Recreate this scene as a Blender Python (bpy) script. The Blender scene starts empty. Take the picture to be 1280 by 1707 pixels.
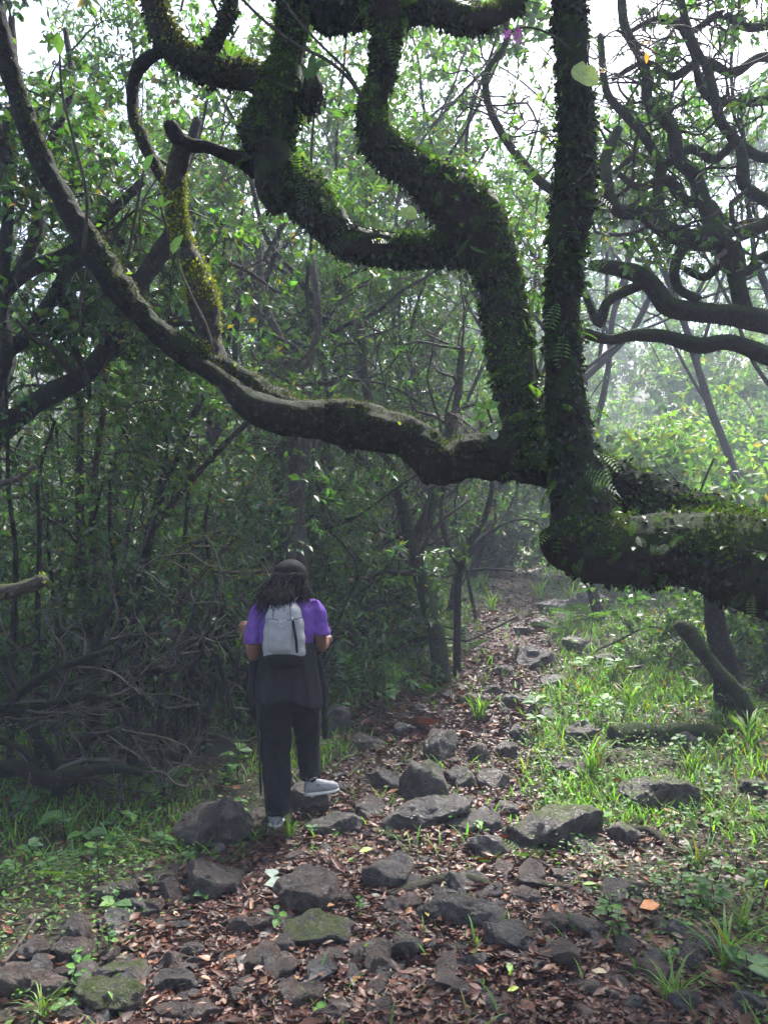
import bpy, bmesh, math, random
import numpy as np
from mathutils import Vector, Matrix

# ------------------------------------------------------------------ camera, sky, sun, exposure
S = bpy.context.scene
COL = S.collection
F = 1290.0                      # focal length in pixels of the 1280 x 1707 photograph
CAM = np.array([0.0, 0.0, 1.55])
PITCH = math.radians(5.0)
cd = bpy.data.cameras.new('camera')
cam = bpy.data.objects.new('camera', cd)
COL.objects.link(cam)
cam.location = CAM
cam.rotation_euler = (math.pi / 2 + PITCH, 0, 0)
cd.sensor_fit = 'VERTICAL'
cd.sensor_height = 36.0
cd.sensor_width = 27.0
cd.lens = 36.0 * F / 1707.0
cd.clip_start = 0.05
cd.clip_end = 600
S.camera = cam

SUN_EL, SUN_AZ = math.radians(58), math.radians(24)     # azimuth clockwise from +Y (ahead of the camera)
w = bpy.data.worlds.new('World')
S.world = w
w.use_nodes = True
wn = w.node_tree
bg = wn.nodes['Background']
sky = wn.nodes.new('ShaderNodeTexSky')
sky.sky_type = 'NISHITA'
sky.sun_disc = False
sky.sun_elevation = SUN_EL
sky.sun_rotation = SUN_AZ
sky.air_density = 1.0
sky.dust_density = 2.5
sky.ozone_density = 1.0
wn.links.new(sky.outputs[0], bg.inputs[0])
bg.inputs[1].default_value = 0.074
sd = bpy.data.lights.new('sun', 'SUN')
sd.energy = 3.3
sd.angle = math.radians(11)
sd.color = (1.0, 0.97, 0.91)
sun = bpy.data.objects.new('sun', sd)
COL.objects.link(sun)
sdir = Vector((math.sin(SUN_AZ) * math.cos(SUN_EL), math.cos(SUN_AZ) * math.cos(SUN_EL), math.sin(SUN_EL)))
sun.rotation_euler = (-sdir).to_track_quat('-Z', 'Y').to_euler()
sun.location = (3, 8, 14)
S.view_settings.view_transform = 'Standard'
S.view_settings.look = 'None'
S.view_settings.gamma = 1.0
S.view_settings.use_curve_mapping = False
S.view_settings.exposure = 3.15
S.cycles.max_bounces = 5
S.cycles.diffuse_bounces = 2
S.cycles.glossy_bounces = 2
S.cycles.transmission_bounces = 4
S.cycles.volume_bounces = 0
S.cycles.use_adaptive_sampling = True
S.cycles.adaptive_threshold = 0.02
S.cycles.use_denoising = True
S.cycles.sample_clamp_indirect = 4.0

HAZE_DENSITY = 0.0063

# ------------------------------------------------------------------ helpers
def P(px, py, Y):
    """the point at forward distance Y whose picture position is (px, py)"""
    sa, ca = math.sin(PITCH), math.cos(PITCH)
    dx = px - 640.0
    u = 853.5 - py
    d = np.array([dx, F * ca - u * sa, F * sa + u * ca])
    return CAM + d * (Y / d[1])

def proj(V):
    sa, ca = math.sin(PITCH), math.cos(PITCH)
    q = np.asarray(V) - CAM
    dep = q[..., 1] * ca + q[..., 2] * sa
    up = -q[..., 1] * sa + q[..., 2] * ca
    dep = np.where(dep > 0.05, dep, np.nan)
    return 640 + F * q[..., 0] / dep, 853.5 - F * up / dep, dep

def _h(i, j, k, s):
    n = (i.astype(np.uint32) * np.uint32(374761393) + j.astype(np.uint32) * np.uint32(668265263)
         + k.astype(np.uint32) * np.uint32(2147483647 - 1274126177) + np.uint32((s * 974711) & 0xffffffff))
    n = (n ^ (n >> np.uint32(13))) * np.uint32(1274126177)
    n = n ^ (n >> np.uint32(16))
    n = n * np.uint32(2246822519)
    n = n ^ (n >> np.uint32(15))
    return n.astype(np.float64) / 4294967295.0

def vn(Pt, s=0):
    """value noise in 0..1 at points (n,3)"""
    Pt = np.asarray(Pt, float)
    fl = np.floor(Pt)
    f = Pt - fl
    f = f * f * (3 - 2 * f)
    i = fl.astype(np.int64)
    o = 0
    for a in (0, 1):
        for b in (0, 1):
            for c in (0, 1):
                wgt = (f[:, 0] if a else 1 - f[:, 0]) * (f[:, 1] if b else 1 - f[:, 1]) * (f[:, 2] if c else 1 - f[:, 2])
                o = o + wgt * _h(i[:, 0] + a, i[:, 1] + b, i[:, 2] + c, s)
    return o

def fbm(Pt, s=0, oct=4, gain=0.5):
    a, o, t = 1.0, 0, 0
    Pt = np.asarray(Pt, float)
    for k in range(oct):
        o = o + a * (vn(Pt * 2 ** k + 17.3 * k, s + k) - 0.5)
        t += a
        a *= gain
    return o / t * 2        # about -1..1

def nrm(v):
    v = np.asarray(v, float)
    l = np.linalg.norm(v, axis=-1, keepdims=True)
    return v / np.maximum(l, 1e-9)

def sstep(a, b, x):
    t = np.clip((x - a) / (b - a), 0, 1)
    return t * t * (3 - 2 * t)

def mkmesh(name, V, tris=None, quads=None, mat=None, col=None, smooth=True):
    me = bpy.data.meshes.new(name)
    V = np.asarray(V, np.float32).reshape(-1, 3)
    me.vertices.add(len(V))
    me.vertices.foreach_set('co', V.ravel())
    L, st = [], []
    pos = 0
    if quads is not None and len(quads):
        q = np.asarray(quads, np.int32)
        L.append(q.ravel()); st.append(np.arange(len(q)) * 4); pos = q.size
    if tris is not None and len(tris):
        t = np.asarray(tris, np.int32)
        L.append(t.ravel()); st.append(pos + np.arange(len(t)) * 3)
    L = np.concatenate(L); st = np.concatenate(st).astype(np.int32)
    me.loops.add(len(L)); me.loops.foreach_set('vertex_index', L)
    me.polygons.add(len(st)); me.polygons.foreach_set('loop_start', st)
    me.update(calc_edges=True)
    if col is not None:
        at = me.attributes.new('Col', 'FLOAT_COLOR', 'POINT')
        c = np.ones((len(V), 4), np.float32)
        c[:, :3] = col
        at.data.foreach_set('color', c.ravel())
    if smooth:
        me.polygons.foreach_set('use_smooth', np.ones(len(st), bool))
    if mat:
        me.materials.append(mat)
    return me

def link(name, me, parent=None, **props):
    o = bpy.data.objects.new(name, me)
    COL.objects.link(o)
    if parent is not None:
        o.parent = parent
        if parent.type == 'EMPTY' or any(abs(c) > 0 for c in parent.location):
            o.matrix_parent_inverse = Matrix.Translation(parent.location).inverted() if not parent.get('_rot') else parent.matrix_world.inverted()
    for k, v in props.items():
        o[k] = v
    return o

def thing(name, loc, label, cat, group=None):
    """an Empty at a thing's base that parents its parts (parts keep world coordinates)"""
    o = bpy.data.objects.new(name, None)
    COL.objects.link(o)
    o.location = loc
    o.empty_display_size = 0.1
    o['label'] = label; o['category'] = cat
    if group: o['group'] = group
    return o

def tag(o, label, cat, group=None):
    o['label'] = label; o['category'] = cat
    if group: o['group'] = group
    return o

class MB:
    """collects pieces (vertices, quads, tris, colours) that become one mesh"""
    def __init__(s):
        s.V, s.Q, s.T, s.C, s.n = [], [], [], [], 0
    def add(s, V, Q=None, T=None, C=None):
        V = np.asarray(V, float).reshape(-1, 3)
        s.V.append(V)
        if Q is not None and len(Q): s.Q.append(np.asarray(Q) + s.n)
        if T is not None and len(T): s.T.append(np.asarray(T) + s.n)
        if C is None: C = (1, 1, 1)
        s.C.append(np.broadcast_to(np.asarray(C, float), (len(V), 3)))
        s.n += len(V)
        return s
    def mesh(s, name, mat, smooth=True):
        return mkmesh(name, np.concatenate(s.V), np.concatenate(s.T) if s.T else None,
                      np.concatenate(s.Q) if s.Q else None, mat, np.concatenate(s.C), smooth)
    def build(s, name, mat, parent=None, smooth=True, **props):
        return link(name, s.mesh(name, mat, smooth), parent, **props)

def spline(pts, rad, step):
    """Catmull-Rom through pts, resampled about every step"""
    pts = np.asarray(pts, float); rad = np.asarray(rad, float)
    n = len(pts)
    if n == 2 and step is None: return pts, rad
    X = np.column_stack([pts, rad])
    X = np.vstack([2 * X[0] - X[1], X, 2 * X[-1] - X[-2]])
    out = []
    for i in range(1, n):
        p0, p1, p2, p3 = X[i - 1], X[i], X[i + 1], X[i + 2]
        m = max(1, int(math.ceil(np.linalg.norm((p2 - p1)[:3]) / step)))
        t = np.linspace(0, 1, m, endpoint=False)[:, None]
        out.append(0.5 * (2 * p1 + (p2 - p0) * t + (2 * p0 - 5 * p1 + 4 * p2 - p3) * t ** 2 + (3 * p1 - p0 - 3 * p2 + p3) * t ** 3))
    out.append(X[n][None])
    R = np.concatenate(out)
    return R[:, :3], np.maximum(R[:, 3], 0.0008)

def tube(pts, rad, ns=8, step=None, bump=0.0, freq=8.0, seed=0, stretch=None):
    """a tube along pts; returns V, quads, tris (caps), radial normals"""
    pts = np.asarray(pts, float)
    rad = np.broadcast_to(np.asarray(rad, float), (len(pts),))
    if step: pts, rad = spline(pts, rad, step)
    n = len(pts)
    tan = nrm(np.gradient(pts, axis=0))
    ref = np.array([0, 0, 1.0]) if abs(tan[0, 2]) < 0.9 else np.array([1.0, 0, 0])
    u = np.zeros((n, 3))
    u[0] = nrm(np.cross(tan[0], ref))
    for i in range(1, n):
        v = u[i - 1] - tan[i] * (u[i - 1] @ tan[i])
        u[i] = v / max(math.sqrt(v @ v), 1e-9)
    vv = np.cross(tan, u)
    a = np.linspace(0, 2 * math.pi, ns, endpoint=False)
    N = np.cos(a)[None, :, None] * u[:, None] + np.sin(a)[None, :, None] * vv[:, None]
    R = np.repeat(rad[:, None], ns, 1)
    if bump:
        q = (pts[:, None] + N * rad[:, None, None]).reshape(-1, 3)
        b = fbm(q * freq, seed, 4, 0.55).reshape(n, ns) + 0.6 * fbm(q * freq * 0.3, seed + 9, 2).reshape(n, ns)
        R = R * (1 + bump * b)
    V = (pts[:, None] + N * R[:, :, None]).reshape(-1, 3)
    i = np.arange(n - 1)[:, None] * ns
    j = np.arange(ns)[None]
    j2 = (j + 1) % ns
    Q = np.stack([i + j, i + j2, i + ns + j2, i + ns + j], -1).reshape(-1, 4)
    c0, c1 = len(V), len(V) + 1
    V = np.vstack([V, pts[0], pts[-1]])
    jj = np.arange(ns); j2 = (jj + 1) % ns
    T = np.vstack([np.stack([np.full(ns, c0), j2, jj], -1),
                   np.stack([np.full(ns, c1), (n - 1) * ns + jj, (n - 1) * ns + j2], -1)])
    Nn = np.vstack([N.reshape(-1, 3), -tan[0], tan[-1]])
    return V, Q, T, Nn

def loft(rings, ns=28, ex=2.0, step=None):
    """horizontal (or tilted) rings: (cx,cy,cz,a,b[,tilt])"""
    R = np.asarray(rings, float)
    if step:
        p, _ = spline(R[:, :3], R[:, 3], step)
        _, A = spline(R[:, :3], R[:, 3], step)
        _, B = spline(R[:, :3], R[:, 4], step)
        R = np.column_stack([p, A[:len(p)], B[:len(p)]])
    a = np.linspace(0, 2 * math.pi, ns, endpoint=False)
    c, s = np.cos(a), np.sin(a)
    cx = np.sign(c) * np.abs(c) ** (2 / ex); sy = np.sign(s) * np.abs(s) ** (2 / ex)
    n = len(R)
    V = np.zeros((n, ns, 3))
    V[:, :, 0] = R[:, 0, None] + R[:, 3, None] * cx
    V[:, :, 1] = R[:, 1, None] + R[:, 4, None] * sy
    V[:, :, 2] = R[:, 2, None]
    V = V.reshape(-1, 3)
    i = np.arange(n - 1)[:, None] * ns; j = np.arange(ns)[None]; j2 = (j + 1) % ns
    Q = np.stack([i + j, i + j2, i + ns + j2, i + ns + j], -1).reshape(-1, 4)
    if R[-1, 2] < R[0, 2]: Q = Q[:, ::-1]
    k = len(V)
    V = np.vstack([V, R[0, :3], R[-1, :3]])
    jj = np.arange(ns); j2 = (jj + 1) % ns
    T = np.vstack([np.stack([np.full(ns, k), j2, jj], -1), np.stack([np.full(ns, k + 1), (n - 1) * ns + jj, (n - 1) * ns + j2], -1)])
    return V, Q, T

def remeshed(name, pieces, voxel, mat, parent=None, smooth=4, wr=0.0, wf=20.0, seed=0, **props):
    """several closed pieces fused into one continuous surface"""
    mb = MB()
    for p in pieces: mb.add(p[0], p[1], p[2])
    me = mb.mesh('tmp', None)
    o = bpy.data.objects.new('tmp', me); COL.objects.link(o)
    m = o.modifiers.new('r', 'REMESH'); m.mode = 'VOXEL'; m.voxel_size = voxel; m.use_smooth_shade = True
    s = o.modifiers.new('s', 'SMOOTH'); s.factor = 0.5; s.iterations = smooth
    dg = bpy.context.evaluated_depsgraph_get()
    me2 = bpy.data.meshes.new_from_object(o.evaluated_get(dg))
    bpy.data.objects.remove(o); bpy.data.meshes.remove(me)
    me2.name = name
    n = len(me2.vertices)
    if wr:
        V = np.zeros(n * 3, np.float32); me2.vertices.foreach_get('co', V); V = V.reshape(-1, 3).astype(float)
        N = np.zeros(n * 3, np.float32); me2.vertices.foreach_get('normal', N); N = N.reshape(-1, 3)
        q = V * np.array([wf, wf, wf * 0.55])
        q = q + 0.8 * np.column_stack([fbm(V * 6, seed), fbm(V * 6, seed + 1), fbm(V * 6, seed + 2)])
        ridg = np.clip(1 - 6 * np.abs(fbm(q, seed + 3, 3, .4)), -1, 1)
        V = V + N * (ridg * wr)[:, None]
        me2.vertices.foreach_set('co', V.astype(np.float32).ravel()); me2.update()
    me2.materials.clear(); me2.materials.append(mat)
    me2.polygons.foreach_set('use_smooth', np.ones(len(me2.polygons), bool))
    return link(name, me2, parent, **props)

# ------------------------------------------------------------------ materials
def mat_new(name):
    m = bpy.data.materials.new(name)
    m.use_nodes = True
    nt = m.node_tree
    return m, nt, nt.nodes['Principled BSDF'], nt.nodes['Material Output']

def N_(nt, t, **kw):
    n = nt.nodes.new(t)
    for k, v in kw.items():
        setattr(n, k, v)
    return n

def noise_(nt, scale, detail=4, rough=0.6, vec=None, coord='Object'):
    n = N_(nt, 'ShaderNodeTexNoise')
    n.inputs['Scale'].default_value = scale
    n.inputs['Detail'].default_value = detail
    n.inputs['Roughness'].default_value = rough
    if vec is None:
        g = N_(nt, 'ShaderNodeNewGeometry'); vec = g.outputs['Position']
    nt.links.new(vec, n.inputs['Vector'])
    return n.outputs['Fac']

def ramp_(nt, fac, stops):
    r = N_(nt, 'ShaderNodeValToRGB')
    e = r.color_ramp.elements
    while len(e) < len(stops): e.new(0.5)
    for k, (p, c) in enumerate(stops):
        e[k].position = p
        e[k].color = (*c, 1) if len(c) == 3 else c
    nt.links.new(fac, r.inputs[0])
    return r.outputs[0]

def mix_(nt, fac, a, b, blend='MIX'):
    m = N_(nt, 'ShaderNodeMix', data_type='RGBA', blend_type=blend)
    for sock, v in ((m.inputs[0], fac), (m.inputs[6], a), (m.inputs[7], b)):
        if isinstance(v, (int, float)): sock.default_value = v
        elif isinstance(v, tuple): sock.default_value = (*v, 1)
        else: nt.links.new(v, sock)
    return m.outputs[2]

def math_(nt, op, a, b=0.0, clamp=False):
    m = N_(nt, 'ShaderNodeMath', operation=op, use_clamp=clamp)
    for sock, v in ((m.inputs[0], a), (m.inputs[1], b)):
        if isinstance(v, (int, float)): sock.default_value = v
        else: nt.links.new(v, sock)
    return m.outputs[0]

def bump_(nt, b, h, strength=0.5, dist=0.02):
    n = N_(nt, 'ShaderNodeBump')
    n.inputs['Strength'].default_value = strength
    n.inputs['Distance'].default_value = dist
    nt.links.new(h, n.inputs['Height'])
    nt.links.new(n.outputs[0], b.inputs['Normal'])

def upness(nt):
    g = N_(nt, 'ShaderNodeNewGeometry')
    s = N_(nt, 'ShaderNodeSeparateXYZ')
    nt.links.new(g.outputs['Normal'], s.inputs[0])
    return s.outputs[2]

def leaf_mat(name, rough=0.4, trans=0.35, spec=0.5, tw=(1.5, 1.7, 0.5)):
    m, nt, b, out = mat_new(name)
    a = N_(nt, 'ShaderNodeAttribute', attribute_name='Col')
    nz = noise_(nt, 60, 2)
    c = mix_(nt, 1.0, a.outputs[0], ramp_(nt, nz, [(0.3, (0.75, 0.75, 0.75)), (0.7, (1.2, 1.2, 1.2))]), 'MULTIPLY')
    nt.links.new(c, b.inputs['Base Color'])
    b.inputs['Roughness'].default_value = rough
    b.inputs['Specular IOR Level'].default_value = spec
    if trans > 0:
        t = N_(nt, 'ShaderNodeBsdfTranslucent')
        nt.links.new(mix_(nt, 1.0, c, tw, 'MULTIPLY'), t.inputs[0])
        mx = N_(nt, 'ShaderNodeMixShader')
        mx.inputs[0].default_value = trans
        nt.links.new(b.outputs[0], mx.inputs[1]); nt.links.new(t.outputs[0], mx.inputs[2])
        nt.links.new(mx.outputs[0], out.inputs[0])
    return m

def bark_mat(name, dark, light, moss=(0.07, 0.085, 0.012), mossy=0.5, mscale=9.0, scale=14.0, lichen=0.0, bs=0.7):
    """bark with moss on its upper sides"""
    m, nt, b, out = mat_new(name)
    n1 = noise_(nt, scale, 8, 0.7)
    c = ramp_(nt, n1, [(0.3, dark), (0.7, light)])
    if lichen:
        c = mix_(nt, math_(nt, 'MULTIPLY', ramp_(nt, noise_(nt, 26, 5, 0.75), [(0.56, (0, 0, 0)), (0.64, (1, 1, 1))]), lichen), c, (0.24, 0.24, 0.2))
    up = upness(nt)
    f = math_(nt, 'ADD', math_(nt, 'MULTIPLY', up, 0.45), noise_(nt, mscale, 5, 0.65))
    f = ramp_(nt, f, [(1.05 - mossy, (0, 0, 0)), (1.2 - mossy, (1, 1, 1))])
    mc = mix_(nt, noise_(nt, 5, 3), moss, (moss[0] * 0.35, moss[1] * 0.5, moss[2] * 0.6))
    c = mix_(nt, f, c, mc)
    nt.links.new(c, b.inputs['Base Color'])
    b.inputs['Roughness'].default_value = 0.85
    b.inputs['Specular IOR Level'].default_value = 0.25
    bump_(nt, b, noise_(nt, scale * 2.2, 9, 0.78), bs, 0.06)
    return m

def plain(name, col, rough=0.6, spec=0.4, var=0.15, scale=40, bump=0.0, bscale=300, dist=0.002, sheen=0.0):
    m, nt, b, out = mat_new(name)
    lo = tuple(c * (1 - var) for c in col); hi = tuple(min(1, c * (1 + var)) for c in col)
    nt.links.new(ramp_(nt, noise_(nt, scale, 4), [(0.3, lo), (0.7, hi)]), b.inputs['Base Color'])
    b.inputs['Roughness'].default_value = rough
    b.inputs['Specular IOR Level'].default_value = spec
    if sheen: b.inputs['Sheen Weight'].default_value = sheen
    if bump: bump_(nt, b, noise_(nt, bscale, 3), bump, dist)
    return m

M = {}
M['leaf'] = leaf_mat('leaf', 0.36, 0.45, .55)
M['far_leaf'] = leaf_mat('far leaf', 0.55, 0.45, 0.3)
M['grass'] = leaf_mat('grass', 0.5, 0.4, 0.4)
M['fern'] = leaf_mat('fern', 0.5, 0.35, 0.4)
M['moss'] = leaf_mat('moss', 0.8, 0.3, 0.2, (1.3, 1.4, 0.5))
M['litter'] = leaf_mat('litter', 0.5, 0.08, 0.4, (1.4, 0.9, 0.5))
M['petal'] = leaf_mat('petal', 0.6, 0.3, 0.3, (1.2, 1.0, 1.2))
M['bark_mossy'] = bark_mat('mossy bark', (0.008, 0.006, 0.005), (0.045, 0.034, 0.027), (0.045, 0.066, 0.012), 0.6, 7, 24, 0.04, 1.0)
M['bark'] = bark_mat('bark', (0.005, 0.004, 0.0035), (0.022, 0.016, 0.013), (0.028, 0.036, 0.009), 0.5, 8, 26, 0.22, 1.0)
M['bark_grey'] = bark_mat('grey bark', (0.03, 0.025, 0.02), (0.12, 0.1, 0.085), (0.07, 0.08, 0.02), 0.34, 9, 18, 0.5)
M['bark_yellow'] = bark_mat('yellow mossed bark', (0.012, 0.01, 0.008), (0.05, 0.04, 0.03), (0.1, 0.1, 0.018), 0.48, 9, 18, 0.3)
M['twig'] = plain('twig', (0.035, 0.027, 0.021), 0.8, 0.25, 0.5, 12)
M['dead_twig'] = plain('dead twig', (0.06, 0.05, 0.042), 0.8, 0.25, 0.55, 9)
M['root'] = bark_mat('root', (0.02, 0.015, 0.012), (0.11, 0.085, 0.065), (0.05, 0.06, 0.015), 0.22, 9, 30, 0.2)

def ground_mat(name, a, b_, c_, rough):
    m, nt, b, out = mat_new(name)
    c = ramp_(nt, noise_(nt, 3.0, 8, 0.7), [(0.3, a), (0.5, b_), (0.72, c_)])
    c = mix_(nt, 0.5, c, ramp_(nt, noise_(nt, 45, 6, 0.7), [(0.35, tuple(x * 0.3 for x in a)), (0.7, tuple(x * 1.4 for x in c_))]))
    nt.links.new(c, b.inputs['Base Color'])
    b.inputs['Roughness'].default_value = rough
    bump_(nt, b, noise_(nt, 60, 8, 0.8), 0.9, 0.03)
    return m
M['soil'] = ground_mat('path soil', (0.022, 0.012, 0.009), (0.045, 0.024, 0.018), (0.085, 0.048, 0.035), 0.6)
M['forest'] = ground_mat('forest floor', (0.02, 0.016, 0.008), (0.035, 0.035, 0.012), (0.06, 0.05, 0.02), 0.85)

def rock_mat():
    m, nt, b, out = mat_new('rock')
    tone = N_(nt, 'ShaderNodeAttribute', attribute_name='tone', attribute_type='OBJECT')
    moss = N_(nt, 'ShaderNodeAttribute', attribute_name='moss', attribute_type='OBJECT')
    n1 = noise_(nt, 9, 10, 0.72)
    grey = ramp_(nt, n1, [(0.32, (0.018, 0.018, 0.019)), (0.52, (0.075, 0.073, 0.07)), (0.72, (0.2, 0.196, 0.185))])
    brown = ramp_(nt, n1, [(0.32, (0.022, 0.012, 0.009)), (0.52, (0.08, 0.05, 0.038)), (0.72, (0.19, 0.13, 0.105))])
    c = mix_(nt, tone.outputs['Fac'], grey, brown)
    spots = ramp_(nt, noise_(nt, 38, 6, 0.75), [(0.6, (0, 0, 0)), (0.68, (1, 1, 1))])
    c = mix_(nt, math_(nt, 'MULTIPLY', spots, 0.35), c, (0.26, 0.27, 0.25))
    f = math_(nt, 'ADD', math_(nt, 'MULTIPLY', upness(nt), 0.35), noise_(nt, 10, 6, 0.7))
    f = math_(nt, 'ADD', f, math_(nt, 'MULTIPLY', moss.outputs['Fac'], 0.42))
    f = ramp_(nt, f, [(0.98, (0, 0, 0)), (1.12, (1, 1, 1))])
    c = mix_(nt, f, c, mix_(nt, noise_(nt, 24, 4), (0.02, 0.03, 0.006), (0.08, 0.095, 0.018)))
    nt.links.new(c, b.inputs['Base Color'])
    nt.links.new(ramp_(nt, noise_(nt, 16, 5), [(0.35, (0.22, 0.22, 0.22)), (0.65, (0.62, 0.62, 0.62))]), b.inputs['Roughness'])
    bump_(nt, b, math_(nt, 'ADD', noise_(nt, 40, 12, 0.8), math_(nt, 'MULTIPLY', noise_(nt, 12, 6, .7), 2.0)), 1.0, 0.03)
    return m
M['rock'] = rock_mat()

# ------------------------------------------------------------------ terrain
def path_x(y): return np.interp(y, [0, 2.8, 4.7, 6.5, 9, 12, 16, 22, 40], [0.0, 0.0, 0.08, 0.42, 1.35, 2.0, 2.7, 3.2, 4.0])
def path_w(y): return np.interp(y, [0, 2.8, 4.7, 6.0, 7.5, 9, 12, 40], [1.45, 1.3, 1.0, 0.88, 0.75, 0.6, 0.55, 0.6])

def G(x, y):
    x = np.asarray(x, float); y = np.asarray(y, float)
    z = np.interp(y, [-40, 0, 3, 4.6, 5.6, 7, 10, 14, 18, 25, 45, 90], [-2.5, -0.12, -0.03, 0.03, 0.13, 0.36, 0.88, 1.55, 2.15, 3.9, 10.0, 26.0])
    far = sstep(5, 12, y)
    z = z + far * 0.13 * np.maximum(0, x - 3.6) + far * 0.05 * np.maximum(0, -x - 2)
    sh = x.shape
    q = np.stack([x.ravel(), y.ravel(), np.zeros(x.size)], -1)
    z = z + (0.09 * fbm(q * 0.8, 3, 3)).reshape(sh) + (0.045 * fbm(q * 3.3, 5, 3)).reshape(sh)
    d = np.abs(x - path_x(y)) / path_w(y)
    z = z - 0.05 * (1 - sstep(0.7, 1.3, d))
    return z

def g1(x, y): return float(G(np.array([x]), np.array([y]))[0])

def hit(px, py):
    """where the picture ray meets the ground"""
    Y = np.geomspace(1.8, 45, 900)
    pts = CAM + (P(px, py, 1.0) - CAM)[None] * Y[:, None]
    gz = G(pts[:, 0], pts[:, 1])
    k = np.argmax(pts[:, 2] <= gz)
    if pts[k, 2] > gz[k]: k = len(Y) - 1
    return np.array([pts[k, 0], pts[k, 1], gz[k]])

def pathmask(x, y):
    q = np.stack([np.ravel(x), np.ravel(y), np.zeros(np.size(x))], -1)
    e = (0.35 * fbm(q * 1.6, 21, 4)).reshape(np.shape(x))
    return 1 - sstep(0.75, 1.15, np.abs(x - path_x(y)) / path_w(y) + e)

def grid_faces(xs, ys):
    nx, ny = len(xs), len(ys)
    i = np.arange(ny - 1)[:, None] * nx; j = np.arange(nx - 1)[None]
    return np.stack([i + j, i + j + 1, i + nx + j + 1, i + nx + j], -1).reshape(-1, 4)

def warp(n, a, b, k):
    t = np.linspace(-1, 1, n)
    s = np.sinh(k * t) / np.sinh(k)
    return np.where(s < 0, -s * a, s * b)
xs = np.concatenate([np.linspace(-60, -5.2, 40), np.linspace(-5, 5, 210), np.linspace(5.2, 60, 40)])
ys = np.concatenate([np.linspace(-45, 1.5, 30), np.linspace(1.6, 9, 200), np.geomspace(9.1, 90, 90)])
XX, YY = np.meshgrid(xs, ys)
ZZ = G(XX, YY)
q = np.stack([XX.ravel(), YY.ravel(), np.zeros(XX.size)], -1)
near = ((np.abs(XX) < 5) & (YY > 1.6) & (YY < 9)).ravel()
fine = np.zeros(XX.size); fine[near] = 0.02 * fbm(q[near] * 12, 31, 3)
V = np.stack([XX.ravel(), YY.ravel(), ZZ.ravel() + fine], -1)
Q = grid_faces(xs, ys)
cen = V[Q].mean(1)
pm = (pathmask(cen[:, 0], cen[:, 1]) > 0.5) & (cen[:, 1] > 1.2)
def sub(V, Q):
    u, inv = np.unique(Q, return_inverse=True)
    return V[u], inv.reshape(Q.shape)
v, f = sub(V, Q[~pm]); link('ground', mkmesh('ground', v, quads=f, mat=M['forest']), kind='structure')
v, f = sub(V, Q[pm]); link('path', mkmesh('path', v, quads=f, mat=M['soil']), kind='structure')

# ------------------------------------------------------------------ leaf scattering
LEAF_V = np.array([[0, 0, 0], [0, 0.5, -0.03], [0, 1, -0.14], [-0.2, 0.42, 0.05], [0.2, 0.42, 0.05], [-0.15, 0.74, -0.0], [0.15, 0.74, -0.0]])
LEAF_T = np.array([[0, 4, 1], [1, 4, 6], [1, 6, 2], [0, 1, 3], [1, 5, 3], [1, 2, 5]])
LITE_V = np.array([[0, 0, 0], [0.21, 0.48, 0.05], [0, 1, -0.08], [-0.21, 0.48, 0.05]])
LITE_T = np.array([[0, 1, 2], [0, 2, 3]])
MID_V = np.array([[0, 0, 0], [0, 0.52, -0.04], [0, 1, -0.14], [-0.21, 0.46, 0.05], [0.21, 0.46, 0.05]])
MID_T = np.array([[0, 4, 1], [1, 4, 2], [0, 1, 3], [1, 2, 3]])
BLADE_V = np.array([[-0.02, 0, 0], [0.02, 0, 0], [-0.016, 0.5, 0.02], [0.016, 0.5, 0.02], [0, 1, -0.1]])
BLADE_T = np.array([[0, 1, 3], [0, 3, 2], [2, 3, 4]])

def frames(d, n):
    d = nrm(d)
    s = np.cross(d, n)
    bad = np.linalg.norm(s, axis=1) < 1e-4
    s[bad] = np.cross(d[bad], [0.3, 0.9, 0.1])
    s = nrm(s)
    return np.stack([s, d, np.cross(s, d)], -1)      # columns: side, along, up

def place(tv, tt, pos, R, size, col, wid=None):
    k = len(tv); n = len(pos)
    sc = np.broadcast_to(np.asarray(size, float).reshape(-1, 1), (n, 3)).copy()
    if wid is not None: sc[:, 0] *= wid
    V = np.einsum('nij,nkj->nki', R, tv[None] * sc[:, None, :]) + pos[:, None]
    T = (tt[None] + (np.arange(n) * k)[:, None, None]).reshape(-1, 3)
    C = np.repeat(np.asarray(col), k, 0)
    return V.reshape(-1, 3), T, C

def leafcol(rng, n, base, var=0.35, yellow=0.04):
    base = np.asarray(base)
    c = base[None] * np.exp(rng.normal(0, var, (n, 1)))
    c = c * np.exp(rng.normal(0, 0.12, (n, 3)))
    y = rng.random(n) < yellow
    c[y] = np.array([0.2, 0.15, 0.02]) * rng.uniform(0.5, 1.2, (y.sum(), 1))
    return np.clip(c, 0.004, 0.6)

# a few shared leaf meshes for leaves that are objects of their own
def leaf_mesh(name, base, wid=1.0, mat='leaf', curl=0.0):
    tv = LEAF_V.copy(); tv[:, 0] *= wid; tv[:, 2] -= curl * tv[:, 1] ** 2
    return mkmesh(name, tv, LEAF_T, None, M[mat], np.tile(np.asarray(base, float), (len(tv), 1)))
LEAFM = [leaf_mesh('leaf', c, w_) for c, w_ in (((0.045, 0.1, 0.02), 1.0), ((0.06, 0.13, 0.025), 1.1), ((0.035, 0.08, 0.022), 0.95),
                                                ((0.09, 0.17, 0.03), 1.0), ((0.05, 0.09, 0.035), 1.15), ((0.03, 0.07, 0.018), 0.9))]
def put(name, me, pos, R3, size, parent):
    o = bpy.data.objects.new(name, me); COL.objects.link(o)
    m4 = np.eye(4); m4[:3, :3] = R3 * size; m4[:3, 3] = pos
    if parent is not None:
        o.parent = parent
        m4[:3, 3] -= np.array(parent.location)
    o.matrix_basis = Matrix(m4.tolist())
    return o

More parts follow.
